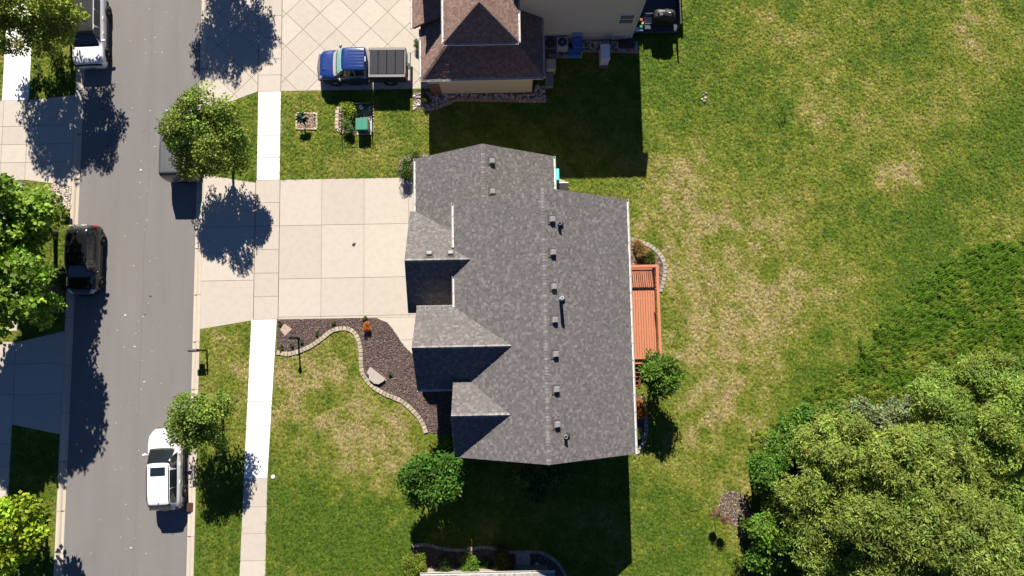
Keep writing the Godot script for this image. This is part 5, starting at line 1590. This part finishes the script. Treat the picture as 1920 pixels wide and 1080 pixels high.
func yard_things() -> void:
	mailbox(Vector3(-19.13, 0.00, -0.62), 0.0, "black mailbox on an arm over the near kerb beside the boulevard grass")
	mailbox(Vector3(-28.63, 0.00, -10.36), PI, "black mailbox across the street at the gravel round")
	# yard lamp with a lantern on a bent arm
	var lamp := thing("lamp_post", "slim black garden lamp post in the bark bed by the pavement", "lamp post", Vector3(-13.38, 0.00, -1.28))
	var black := mat("lamp_black", lin(0.012, 0.012, 0.013), 0.45)
	obj("pole", tube([Vector3(0, -0.05, 0), Vector3(0, 1.45, 0)], [0.06, 0.052], 8), black, lamp)
	obj("pole_base", lathe([Vector2(0.11, 0.0), Vector2(0.11, 0.06), Vector2(0.06, 0.14), Vector2(0.0, 0.14)], 12), black, lamp)
	obj("lantern", lathe([Vector2(0.05, 1.4), Vector2(0.09, 1.45), Vector2(0.115, 1.62), Vector2(0.13, 1.63), Vector2(0.05, 1.72), Vector2(0.0, 1.76)], 8, false), black, lamp)
	obj("lantern_pane", lathe([Vector2(0.085, 1.46), Vector2(0.118, 1.615)], 8, false), mat("lantern_glass", lin(0.3, 0.28, 0.22), 0.1), lamp)
	# stones in the bark
	var slab := grain(mat("flat_stone", lin(0.42, 0.315, 0.25), 0.9), mats["fine_tex"], 0.8)
	var o := obj("flat_stone", prism(poly([Vector2(-14.27, -2.20), Vector2(-13.79, -1.86), Vector2(-14.22, -1.43), Vector2(-14.56, -1.87)]), -0.03, 0.07), slab)
	tag(o, "square tan stone lying in the bark near the pavement", "stone")
	var st := begin()
	add_prism(st, poly([Vector2(-8.86, 0.60), Vector2(-7.92, 1.35), Vector2(-7.99, 1.48), Vector2(-8.32, 1.67), Vector2(-8.59, 1.63), Vector2(-8.92, 1.36), Vector2(-8.92, 1.13), Vector2(-9.06, 0.93)]), -0.03, 0.22, 0.03)
	tag(obj("grey_slab", done(st), grain(mat("grey_stone", lin(0.40, 0.35, 0.315), 0.9), mats["fine_tex"], 0.7)), "pale grey slab of rock lying in the bark inside the bend", "stone")
	tag(obj("white_pebble", stone_shape(4), mat("white_stone", lin(0.7, 0.68, 0.64), 0.8), null, Vector3(-7.92, 0.02, 1.44)), "white pebble at the corner of the grey slab", "stone")
	get_node("white_pebble").scale = Vector3.ONE * 0.06
	var leaf := begin()
	add_prism(leaf, poly([Vector2(-10.06, -7.15), Vector2(-9.92, -7.29), Vector2(-9.82, -7.25), Vector2(-9.85, -7.11), Vector2(-9.96, -7.05)]), 0.02, 0.05)
	tag(obj("dead_leaf", done(leaf), mat("dead_leaf", lin(0.05, 0.035, 0.025), 0.9)), "crumpled dark leaf on the middle of the driveway", "leaf")
	# utility garden
	var tr := thing("transformer_box", "green metal utility cabinet inside the little black fence", "utility box", Vector3(-9.30, 0.00, -14.79))
	var green := mat("cabinet_green", lin(0.014, 0.19, 0.115), 0.5)
	obj("cabinet", span(Vector3(-0.37, 0.05, -0.36), Vector3(0.37, 0.72, 0.36), 0.02), green, tr)
	obj("lid", span(Vector3(-0.40, 0.723, -0.39), Vector3(0.40, 0.78, 0.39), 0.03), green, tr)
	obj("lid_rib", span(Vector3(-0.02, 0.782, -0.36), Vector3(0.0, 0.80, 0.36)), green, tr)
	obj("pad", span(Vector3(-0.46, -0.02, -0.46), Vector3(0.46, 0.045, 0.46)), mats["kerb0"], tr)
	obj("hasp", span(Vector3(-0.08, 0.3, 0.363), Vector3(0.08, 0.45, 0.39)), black, tr)
	var fence := thing("garden_fence", "low black wire fence round the green utility cabinet", "fence", Vector3(-9.68, 0.00, -15.29))
	var f0: Vector2 = Vector2(-10.76, -16.17) - Vector2(-9.68, -15.29)
	var f1: Vector2 = Vector2(-8.78, -14.42) - Vector2(-9.68, -15.29)
	for e in [[f0, Vector2(f1.x, f0.y)], [Vector2(f1.x, f0.y), f1], [f1, Vector2(f0.x, f1.y)], [Vector2(f0.x, f1.y), f0]]:
		var a: Vector2 = e[0]
		var b: Vector2 = e[1]
		for y in [0.15, 0.72]:
			obj("rail", tube([Vector3(a.x, y, a.y), Vector3(b.x, y, b.y)], [0.012, 0.012], 5), black, fence)
		var n := int(a.distance_to(b) / 0.16)
		for i in n:
			var q := a.lerp(b, float(i) / n)
			obj("picket" if i else "fence_post", tube([Vector3(q.x, 0, q.y), Vector3(q.x, 0.86 if i == 0 else 0.78, q.y)], [0.022 if i == 0 else 0.008, 0.022 if i == 0 else 0.008], 5), black, fence)
	tag(obj("white_pot", lathe([Vector2(0.0, 0.0), Vector2(0.10, 0.0), Vector2(0.13, 0.28), Vector2(0.10, 0.28), Vector2(0.09, 0.22), Vector2(0.0, 0.22)], 14), mat("white_plastic", lin(0.72, 0.72, 0.72), 0.4), null, Vector3(-9.47, 0.00, -16.11)), "small white pot at the top of the utility garden", "pot")
	tag(obj("white_board", span(Vector3(-0.07, 0.0, -0.45), Vector3(0.07, 0.06, 0.45)), mat("white_plastic", Color.WHITE), null, Vector3(-8.78, 0.00, -14.95)), "white strip lying outside the right side of the little fence", "board")
	# young plant in its square
	var y := thing("young_plant", "dark young plant with drooping leaves in the square of edging", "plant", Vector3(-13.13, 0.00, -15.25))
	obj("stem", tube([Vector3(0, 0, 0), Vector3(0.01, 0.75, 0)], [0.03, 0.02], 6), mat("bark", Color.WHITE), y)
	for i in 11:
		var a := TAU * i / 11.0
		var lf := begin()
		var dir := Vector3(cos(a), 0.0, sin(a))
		var sd := Vector3(-dir.z, 0, dir.x) * 0.1
		var base := Vector3(0, 0.6 + 0.03 * i, 0)
		var m1 := base + dir * 0.22 + Vector3(0, 0.12, 0)
		var tip := base + dir * (0.46 + 0.03 * (i % 3)) + Vector3(0, -0.05, 0)
		quad(lf, base, m1 + sd, tip, m1 - sd, Vector3.UP)
		obj("leaf", done(lf), mat("plant_leaf", lin(0.03, 0.075, 0.035), 0.5), y)
	# lids and drain
	tag(obj("valve_cover", lathe([Vector2(0.0, 0.04), Vector2(0.11, 0.04), Vector2(0.13, 0.025), Vector2(0.13, 0.0)], 18), mat("white_plastic", Color.WHITE), null, Vector3(-14.86, 0.00, 7.22)), "round white utility cover on the lawn beside the pavement", "utility cover")
	var dr := thing("storm_drain", "rusty storm drain grate set in the kerb behind the white car", "drain", Vector3(-19.97, 0, 8.95))
	var rust := mat("rust", lin(0.09, 0.035, 0.025), 0.8)
	obj("drain_frame", span(Vector3(-0.24, -0.1, -0.26), Vector3(0.24, 0.02, 0.26)), mat("drain_dark", lin(0.01, 0.01, 0.01), 0.9), dr)
	for i in 6:
		obj("grate_bar", span(Vector3(-0.24, 0.021, -0.25 + i * 0.09), Vector3(0.24, 0.036, -0.21 + i * 0.09)), rust, dr)
	for i in 5:
		obj("grate_bar", span(Vector3(-0.22 + i * 0.1, 0.038, -0.26), Vector3(-0.19 + i * 0.1, 0.05, 0.26)), rust, dr)
	# behind the garage: a blue slide and a dark crate on a pale pad
	structure("pad", prism(poly([Vector2(3.16, -11.24), Vector2(3.50, -11.09), Vector2(3.73, -10.92), Vector2(3.69, -10.46), Vector2(2.93, -10.48), Vector2(2.95, -11.24)]), -0.05, 0.03), grain(mat("pink_pad", lin(0.52, 0.40, 0.31), 0.9), mats["fine_tex"], 0.6), "pale pad behind the garage")
	var sl := thing("play_slide", "turquoise plastic slide against the garage wall", "slide", Vector3(3.09, 0.00, -11.17))
	var aqua := mat("aqua_plastic", lin(0.12, 0.62, 0.66), 0.4)
	obj("platform", span(Vector3(-0.3, 0.0, -0.55), Vector3(0.12, 0.55, 0.2), 0.03), aqua, sl)
	var ch := begin()
	add_box(ch, Vector3(-0.26, 0.0, 0.0), Vector3(-0.05, 0.04, 0.9), Transform3D(Basis(Vector3.RIGHT, 0.5), Vector3(0, 0.5, 0.2)))
	obj("chute", done(ch), aqua, sl)
	obj("side_rail", tube([Vector3(-0.02, 0.5, 0.22), Vector3(0.04, 0.1, 0.95)], [0.03, 0.03], 6), black, sl)
	var cr := thing("black_crate", "black open crate with pale rim beside the turquoise slide", "crate", Vector3(3.49, 0.00, -10.74))
	obj("crate_body", span(Vector3(-0.27, 0.0, -0.1), Vector3(0.27, 0.3, 0.5)), black, cr)
	obj("crate_rim", span(Vector3(-0.31, 0.26, -0.16), Vector3(0.31, 0.31, -0.103)), mat("white_plastic", Color.WHITE), cr)
	# along the rear wall of the brown roofed house
	for q in [[Vector3(3.62, 0.00, -20.01), "pale air conditioner beside the blue bin", lin(0.42, 0.42, 0.46)], [Vector3(2.82, 0.00, -19.95), "dark air conditioner close to the brown roof", lin(0.10, 0.095, 0.09)]]:
		var ac := thing("air_conditioner", q[1], "air conditioner", q[0], 0.0, "air conditioners by the rear wall")
		var am := mat("ac_" + q[1].substr(0, 4), q[2], 0.6)
		obj("casing", span(Vector3(-0.36, 0.04, -0.36), Vector3(0.36, 0.72, 0.36), 0.03), am, ac)
		obj("fan_well", lathe([Vector2(0.28, 0.727), Vector2(0.0, 0.727)], 20), black, ac)
		obj("fan_ring", lathe([Vector2(0.30, 0.722), Vector2(0.30, 0.75), Vector2(0.28, 0.75), Vector2(0.28, 0.722)], 20), black, ac)
		obj("fan_hub", lathe([Vector2(0.05, 0.73), Vector2(0.05, 0.76), Vector2(0.0, 0.765)], 10), am, ac)
		for k in 5:
			var bl := begin()
			add_box(bl, Vector3(0.05, 0.735, -0.04), Vector3(0.26, 0.742, 0.04), Transform3D(Basis(Vector3.UP, TAU * k / 5.0), Vector3.ZERO))
			obj("fan_blade", done(bl), mat("fan_grey", lin(0.05, 0.05, 0.055), 0.5), ac)
		for k in 6:
			obj("louvre", span(Vector3(-0.33, 0.1 + k * 0.09, 0.362), Vector3(0.33, 0.13 + k * 0.09, 0.372)), am, ac)
	var blue := mat("bin_blue", lin(0.02, 0.09, 0.34), 0.45)
	var rb := thing("recycling_bin", "blue recycling bin by the rear wall with white labels behind it", "bin", Vector3(4.56, 0.00, -19.85))
	obj("bin_body", span(Vector3(-0.29, 0.06, -0.33), Vector3(0.29, 0.95, 0.33), 0.02), blue, rb)
	obj("bin_lid", span(Vector3(-0.32, 0.953, -0.36), Vector3(0.32, 1.02, 0.38), 0.025), blue, rb)
	obj("bin_handle", tube([Vector3(-0.25, 0.95, -0.42), Vector3(0.25, 0.95, -0.42)], [0.025, 0.025], 6), blue, rb)
	for s in [-1, 1]:
		var wl := obj("bin_wheel", lathe([Vector2(0.0, -0.03), Vector2(0.1, -0.03), Vector2(0.1, 0.03), Vector2(0.0, 0.03)], 12), black, rb, Vector3(0.28 * s, 0.1, -0.34))
		wl.rotation.z = PI / 2
	var bx := thing("labelled_box", "pale blue box with two white labels between bin and wall", "box", Vector3(4.58, 0.00, -20.36))
	obj("carton", span(Vector3(-0.34, 0.0, -0.12), Vector3(0.34, 1.0, 0.14)), mat("carton_blue", lin(0.22, 0.28, 0.42), 0.7), bx)
	for x in [-0.17, 0.16]:
		obj("label", span(Vector3(x - 0.12, 0.72, 0.142), Vector3(x + 0.13, 0.97, 0.15)), mat("white_plastic", Color.WHITE), bx)
	var tarp := begin(true)
	var tg: Array = []
	for i in 7:
		var row: Array = []
		for j in 7:
			row.append(Vector3((i - 3) * 0.13 + noise_c.get_noise_2d(i, j) * 0.06, 0.12 + 0.16 * absf(noise_b.get_noise_2d(i * 1.3, j * 1.3)) * (0.0 if j == 6 else 1.0), (j - 3) * 0.09 + noise_c.get_noise_2d(j + 9, i) * 0.05))
		tg.append(row)
	for i in 6:
		for j in 6:
			quad(tarp, tg[i][j], tg[i + 1][j], tg[i + 1][j + 1], tg[i][j + 1], Vector3.UP)
			quad(tarp, tg[i][j] - Vector3(0, 0.1, 0), tg[i + 1][j] - Vector3(0, 0.1, 0), tg[i + 1][j + 1] - Vector3(0, 0.1, 0), tg[i][j + 1] - Vector3(0, 0.1, 0), Vector3.DOWN)
	tag(obj("blue_tarp", done(tarp), mat("tarp_blue", lin(0.03, 0.19, 0.42), 0.5), null, Vector3(4.41, 0.00, -19.49)), "crumpled light blue tarp on the stones in front of the blue bin", "tarp")
	var sb := thing("storage_bin", "tall white plastic storage bin standing on the shaded lawn", "storage bin", Vector3(6.32, 0.00, -19.16))
	var wp := mat("bin_white", lin(0.60, 0.62, 0.66), 0.4)
	obj("bin_body", span(Vector3(-0.27, 0.1, -0.48), Vector3(0.27, 1.0, 0.48), 0.03), wp, sb)
	obj("bin_lid", span(Vector3(-0.30, 1.003, -0.52), Vector3(0.30, 1.08, 0.53), 0.04), wp, sb)
	obj("bin_skirt", span(Vector3(-0.30, 0.0, -0.5), Vector3(0.30, 0.09, 0.62), 0.02), mat("skirt_grey", lin(0.12, 0.12, 0.12), 0.7), sb)
	var ww := thing("window_well", "dark cover over a basement window well by the rear wall", "window well", Vector3(7.86, 0.00, -20.15))
	obj("well_cover", span(Vector3(-0.48, 0.0, -0.2), Vector3(0.48, 0.22, 0.28), 0.04), black, ww)
	obj("well_rim", span(Vector3(-0.53, 0.0, -0.2), Vector3(0.53, 0.1, 0.34)), mat("well_rim", lin(0.04, 0.04, 0.04), 0.7), ww)
	tag(obj("red_rock", stone_shape(9), mat("red_stone", lin(0.28, 0.09, 0.06), 0.9), null, Vector3(8.08, 0.04, -19.77)), "reddish stone beside the window well cover", "stone")
	get_node("red_rock").scale = Vector3(0.2, 0.12, 0.11)
	var tb := thing("beige_chest", "beige lidded chest beside the cream garage corner", "chest", Vector3(2.85, 0.00, -18.50))
	obj("chest_body", span(Vector3(-0.28, 0.0, -0.35), Vector3(0.28, 0.75, 0.35), 0.02), mat("chest_beige", lin(0.42, 0.36, 0.27), 0.6), tb)
	obj("chest_lid", span(Vector3(-0.31, 0.753, -0.38), Vector3(0.31, 0.82, 0.38), 0.05), mat("chest_beige", Color.WHITE), tb)
	var gb := thing("grey_bench", "grey slatted bench below the beige chest", "bench", Vector3(2.73, 0.00, -17.64))
	for i in 5:
		obj("slat", span(Vector3(-0.26 + i * 0.11, 0.42, -0.45), Vector3(-0.165 + i * 0.11, 0.45, 0.45)), mat("bench_grey", lin(0.2, 0.19, 0.18), 0.8), gb)
	for s in [-1, 1]:
		obj("leg", span(Vector3(-0.24, 0.0, 0.38 * s - 0.04), Vector3(0.27, 0.417, 0.38 * s + 0.04)), mat("bench_grey", Color.WHITE), gb)
	north_deck()
	flower_hook()
	# pads, pile
	structure("shaded_pad", prism(poly([Vector2(0.00, 12.04), Vector2(0.88, 12.06), Vector2(0.86, 13.22), Vector2(-0.02, 13.20)]), -0.05, 0.05), grain(mat("grey_pad", lin(0.42, 0.42, 0.42), 0.9), mats["fine_tex"], 0.5), "pale concrete pad beside the olive shrub")
	tag(obj("bark_stone", stone_shape(7), mat("white_stone", Color.WHITE), null, Vector3(1.26, 0.03, 12.69)), "pale stone in the bark right of the concrete pad", "stone")
	get_node("bark_stone").scale = Vector3(0.16, 0.08, 0.08)
	for i in 5:
		var p: Vector3 = [Vector3(12.76, 0.02, -16.58), Vector3(12.89, 0.02, -16.37), Vector3(12.81, 0.02, -16.15), Vector3(12.65, 0.02, -16.30), Vector3(12.94, 0.02, -16.69)][i]
		var s := obj("pale_stone", stone_shape(20 + i), mat("pile_stone%d" % (i % 2), lin(0.42, 0.36, 0.32) if i % 2 else lin(0.2, 0.16, 0.15), 0.9), null, p)
		s.scale = Vector3(0.10, 0.05, 0.075) * (1.0 + 0.2 * (i % 3))
		tag(s, ["dark stone in the middle of the little heap on the back lawn", "pale stone in the little heap right of its middle", "dark stone at the bottom of the little heap on the back lawn", "pale stone on the left of the little heap on the back lawn", "dark stone at the top of the little heap on the back lawn"][i], "stone", "stones heaped on the back lawn")

func north_deck() -> void:
	var t := thing("dark_deck", "dark navy deck with black railing behind the brown roofed house", "deck", Vector3(9.9, 0, -22.8))
	var navy := mat("deck_navy", lin(0.035, 0.04, 0.07), 0.7)
	var black := mat("lamp_black", Color.BLACK)
	for i in 18:
		obj("board", span(Vector3(-1.65, 0.52, 2.05 - (i + 1) * 0.145), Vector3(1.25, 0.55, 2.05 - i * 0.145 - 0.012)), navy, t)
	obj("rim_joist", span(Vector3(-1.65, 0.3, 2.055), Vector3(1.25, 0.518, 2.1)), navy, t)
	for z in [2.0, 0.6, -0.6]:
		obj("rail_post", span(Vector3(1.16, 0.0, z - 0.05), Vector3(1.26, 1.5, z + 0.05)), black, t)
	obj("top_rail", span(Vector3(1.17, 1.5, -0.7), Vector3(1.25, 1.54, 2.1)), black, t)
	for i in 20:
		obj("baluster", span(Vector3(1.195, 0.56, 1.95 - i * 0.13), Vector3(1.225, 1.497, 1.98 - i * 0.13)), black, t)
	# what stands on it
	var g := thing("covered_grill", "grill under a wrinkled black cover on the dark deck", "grill", Vector3(10.1, 0.55, -21.35))
	var cover := mat("cover_black", lin(0.02, 0.02, 0.022), 0.5)
	var st := begin(true)
	var rings: Array = []
	for j in 8:
		var y: float = [0.0, 0.3, 0.62, 0.86, 1.0, 1.1, 1.16, 1.18][j]
		var s: float = [1.0, 0.98, 0.97, 0.98, 0.9, 0.72, 0.45, 0.1][j]
		var row: Array = []
		for k in 26:
			var a := TAU * k / 26.0
			var w := 1.0 + 0.10 * noise_c.get_noise_2d(k * 0.7, j * 0.9) + 0.07 * sin(k * 2.7 + j)
			row.append(Vector3(signf(cos(a)) * pow(absf(cos(a)), 0.6) * 0.72 * s * w, y + 0.05 * noise_c.get_noise_2d(k, j * 3.0), signf(sin(a)) * pow(absf(sin(a)), 0.6) * 0.36 * s * w))
		rings.append(row)
	for j in 7:
		for k in 26:
			var n := (k + 1) % 26
			quad(st, rings[j][k], rings[j][n], rings[j + 1][n], rings[j + 1][k], rings[j][k] + rings[j + 1][n] - Vector3(0, 0.9, 0))
	obj("grill_cover", done(st), cover, g)
	for k in 4:
		var f := begin(true)
		var fx := -0.5 + k * 0.3
		add_tube(f, [Vector3(fx, 1.08, -0.25), Vector3(fx + 0.06, 1.19, 0.0), Vector3(fx + 0.1, 1.08, 0.24)], [0.03, 0.05, 0.03], 7)
		obj("cover_fold", done(f), mat("cover_grey", lin(0.12, 0.12, 0.125), 0.35), g)
	obj("handle_strap", span(Vector3(0.2, 1.18, -0.02), Vector3(0.34, 1.2, 0.03)), mat("white_trim", lin(0.75, 0.75, 0.73), 0.4), g)
	var c := thing("folding_chair", "folded black chair with pale straps beside the covered grill", "chair", Vector3(9.15, 0.55, -21.2))
	for k in 5:
		obj("strap", span(Vector3(-0.22 + k * 0.09, 0.45, -0.22), Vector3(-0.16 + k * 0.09, 0.47, 0.2)), mat("white_trim", Color.WHITE), c)
	for s in [-1, 1]:
		obj("chair_leg", tube([Vector3(0.24 * s, 0.0, 0.22), Vector3(0.24 * s, 0.44, -0.2), Vector3(0.24 * s, 0.85, -0.3)], [0.02, 0.02, 0.02], 6), mat("lamp_black", Color.WHITE), c)
		obj("chair_arm", tube([Vector3(0.25 * s, 0.6, -0.25), Vector3(0.25 * s, 0.6, 0.2), Vector3(0.25 * s, 0.0, -0.2)], [0.018, 0.018, 0.018], 6), mat("lamp_black", Color.WHITE), c)
	obj("back_sling", span(Vector3(-0.22, 0.5, -0.31), Vector3(0.22, 0.84, -0.28)), mat("cover_grey", Color.WHITE), c)
	var toy_cols := [lin(0.015, 0.2, 0.1), lin(0.4, 0.32, 0.06), lin(0.25, 0.06, 0.025)]
	var toys := ["green toy tub at the corner of the dark deck", "yellow toy block on the dark deck", "orange toy block on the dark deck"]
	for i in 3:
		tag(obj("toy_block", span(Vector3(-0.12, 0, -0.1), Vector3(0.12, 0.2 + 0.06 * i, 0.1), 0.03), mat("toy%d" % i, toy_cols[i], 0.4), null, Vector3(8.72 + 0.16 * (i % 2), 0.55, -20.95 - 0.2 * i)), toys[i], "toy", "toys on the dark deck")
	tag(obj("pale_cushion", span(Vector3(-0.24, 0, -0.14), Vector3(0.24, 0.1, 0.14), 0.04), mat("cushion", lin(0.45, 0.52, 0.72), 0.8), null, Vector3(8.62, 0.55, -20.84)), "pale blue cushion at the edge of the dark deck", "cushion")

func flower_hook() -> void:
	var t := thing("flower_hook", "black shepherd hook with two baskets of red flowers by the wood", "plant hook", Vector3(12.15, 0.00, 9.73))
	var black := mat("lamp_black", Color.BLACK)
	obj("pole", tube([Vector3(0, 0, 0), Vector3(0.02, 1.6, 0.02), Vector3(0.12, 1.72, 0.1), Vector3(0.22, 1.62, 0.2)], [0.014, 0.013, 0.012, 0.01], 6), black, t)
	obj("hook_arm", tube([Vector3(0, 1.55, 0), Vector3(-0.12, 1.66, -0.1), Vector3(-0.2, 1.55, -0.18)], [0.012, 0.012, 0.01], 6), black, t)
	for s in [-1, 1]:
		var at := Vector3(0.02 + 0.22 * s, 1.2, 0.02 + 0.18 * s)
		var b := obj("basket", lathe([Vector2(0.08, 0.0), Vector2(0.19, 0.08), Vector2(0.24, 0.2), Vector2(0.0, 0.19)], 14), mat("coir", lin(0.16, 0.1, 0.06), 0.95), t, at)
		obj("basket_wire", tube([Vector3(0, 0.2, 0), Vector3(0, 0.42, 0)], [0.006, 0.006], 4), black, b)
		var places: Array = []
		var colors: Array = []
		for i in 46:
			var d := Vector3(rng.randfn(), absf(rng.randfn()) * 0.7, rng.randfn()).normalized() * 0.26
			places.append(Transform3D(Basis(Vector3.UP, rng.randf() * TAU).scaled(Vector3.ONE * 0.36), Vector3(0, 0.18, 0) + d))
			colors.append(pick([Color(0.36, 0.04, 0.035), Color(0.12, 0.16, 0.05), Color(0.1, 0.14, 0.04), Color(0.42, 0.26, 0.2)]))
		multi("flowers", clump("small0", 34, 0.08, 0.05, 0.2, 0.05, 11), leaf_mat("leaf_small", 0.55), places, colors, b)

func tuft(key: String, blades: int, high: float, spread: float, width: float, sd: int) -> ArrayMesh:
	var r := RandomNumberGenerator.new()
	r.seed = sd
	var st := SurfaceTool.new()
	st.begin(Mesh.PRIMITIVE_TRIANGLES)
	for i in blades:
		var a := r.randf() * TAU
		var d := Vector3(cos(a), 0, sin(a))
		var root := d * r.randf() * spread * 0.6
		var h := high * r.randf_range(0.6, 1.2)
		var tip := root + d * spread * r.randf_range(0.2, 1.0) + Vector3(0, h, 0)
		var side := Vector3(-d.z, 0, d.x) * width * 0.5
		var k := r.randf_range(0.72, 1.3)
		st.set_color(Color(k, k, k * 0.95))
		var n := (d * 0.2 + Vector3.UP * 0.9 + side.normalized() * r.randfn() * 0.25).normalized()
		st.set_normal(n)
		tri(st, root - side, root + side, tip, n)
	return st.commit()

func lawn_growth() -> void:
	var gm := mat("grass_blade", Color.WHITE, 0.8)
	gm.vertex_color_use_as_albedo = true
	gm.cull_mode = BaseMaterial3D.CULL_DISABLED
	gm.metallic_specular = 0.2
	gm.backlight_enabled = true
	gm.backlight = Color(0.4, 0.4, 0.2)
	var places: Array = []
	var colors: Array = []
	var step := 0.152
	var z := -24.6
	while z < 14.6:
		var x := -34.4
		var edge_w := -34.2
		while x < 35.0:
			x += step
			var p := Vector2(x + rng.randf_range(-0.09, 0.09), z + rng.randf_range(-0.09, 0.09))
			if p.x < edge_w or in_any(paved, p) or in_meadow(p) > 0.5:
				continue
			var c := lawn_color(p.x, p.y, rng.randfn() * 0.16)
			var j := rng.randf_range(0.72, 1.34)
			var warm := rng.randf_range(0.9, 1.14)
			places.append(Transform3D(Basis(Vector3.UP, rng.randf() * TAU).scaled(Vector3(1, rng.randf_range(0.7, 1.3), 1) * rng.randf_range(0.8, 1.25)), Vector3(p.x, 0.0, p.y)))
			colors.append(Color(c.r * j * warm, c.g * j, c.b * j))
		z += step
	tag(multi("grass", tuft("lawn", 13, 0.055, 0.13, 0.03, 71), gm, places, colors), "mown grass of the lawns, straw coloured where it is dry", "grass")
	places = []
	colors = []
	for p in scatter(Geometry2D.offset_polygon(meadow, 1.2)[0], 66.0):
		var m := in_meadow(p)
		if m < 0.5:
			continue
		var j := rng.randf_range(0.65, 1.4)
		var c := Color(0.075, 0.155, 0.014).lerp(Color(0.18, 0.23, 0.035), clampf(0.1 + (p.y + 1.5) * 0.1 + 1.1 * noise_b.get_noise_2d(p.x, p.y) + 0.7 * noise_a.get_noise_2d(p.x * 1.5, p.y * 1.5), 0.0, 1.0))
		places.append(Transform3D(Basis(Vector3.UP, rng.randf() * TAU).scaled(Vector3.ONE * rng.randf_range(0.7, 1.5)), Vector3(p.x, 0.0, p.y)))
		colors.append(tint(c, j))
	tag(multi("tall_grass", tuft("meadow", 18, 0.2, 0.13, 0.03, 73), gm, places, colors), "unmown tall weeds and grass around the wood", "tall grass")

var meadow := PackedVector2Array([Vector2(33.27, -6.73), Vector2(30.68, -6.29), Vector2(28.43, -5.79), Vector2(26.66, -4.90), Vector2(25.21, -3.56), Vector2(24.00, -2.23), Vector2(22.83, -1.01), Vector2(21.82, 0.07), Vector2(21.34, 1.23), Vector2(19.96, 1.93), Vector2(17.87, 3.31), Vector2(15.80, 4.74), Vector2(14.54, 6.08), Vector2(14.34, 7.31), Vector2(14.95, 8.28), Vector2(15.14, 9.57), Vector2(14.81, 10.83), Vector2(14.05, 11.77), Vector2(13.67, 12.70), Vector2(13.05, 13.48), Vector2(13.19, 14.57), Vector2(32.05, 15.23), Vector2(34.15, -6.99)])

func in_meadow(p: Vector2) -> float:
	var q := p + Vector2(noise_b.get_noise_2d(p.x, p.y), noise_b.get_noise_2d(p.y, p.x)) * 0.7
	return 1.0 if q.x > 12.0 and Geometry2D.is_point_in_polygon(q, meadow) else 0.0
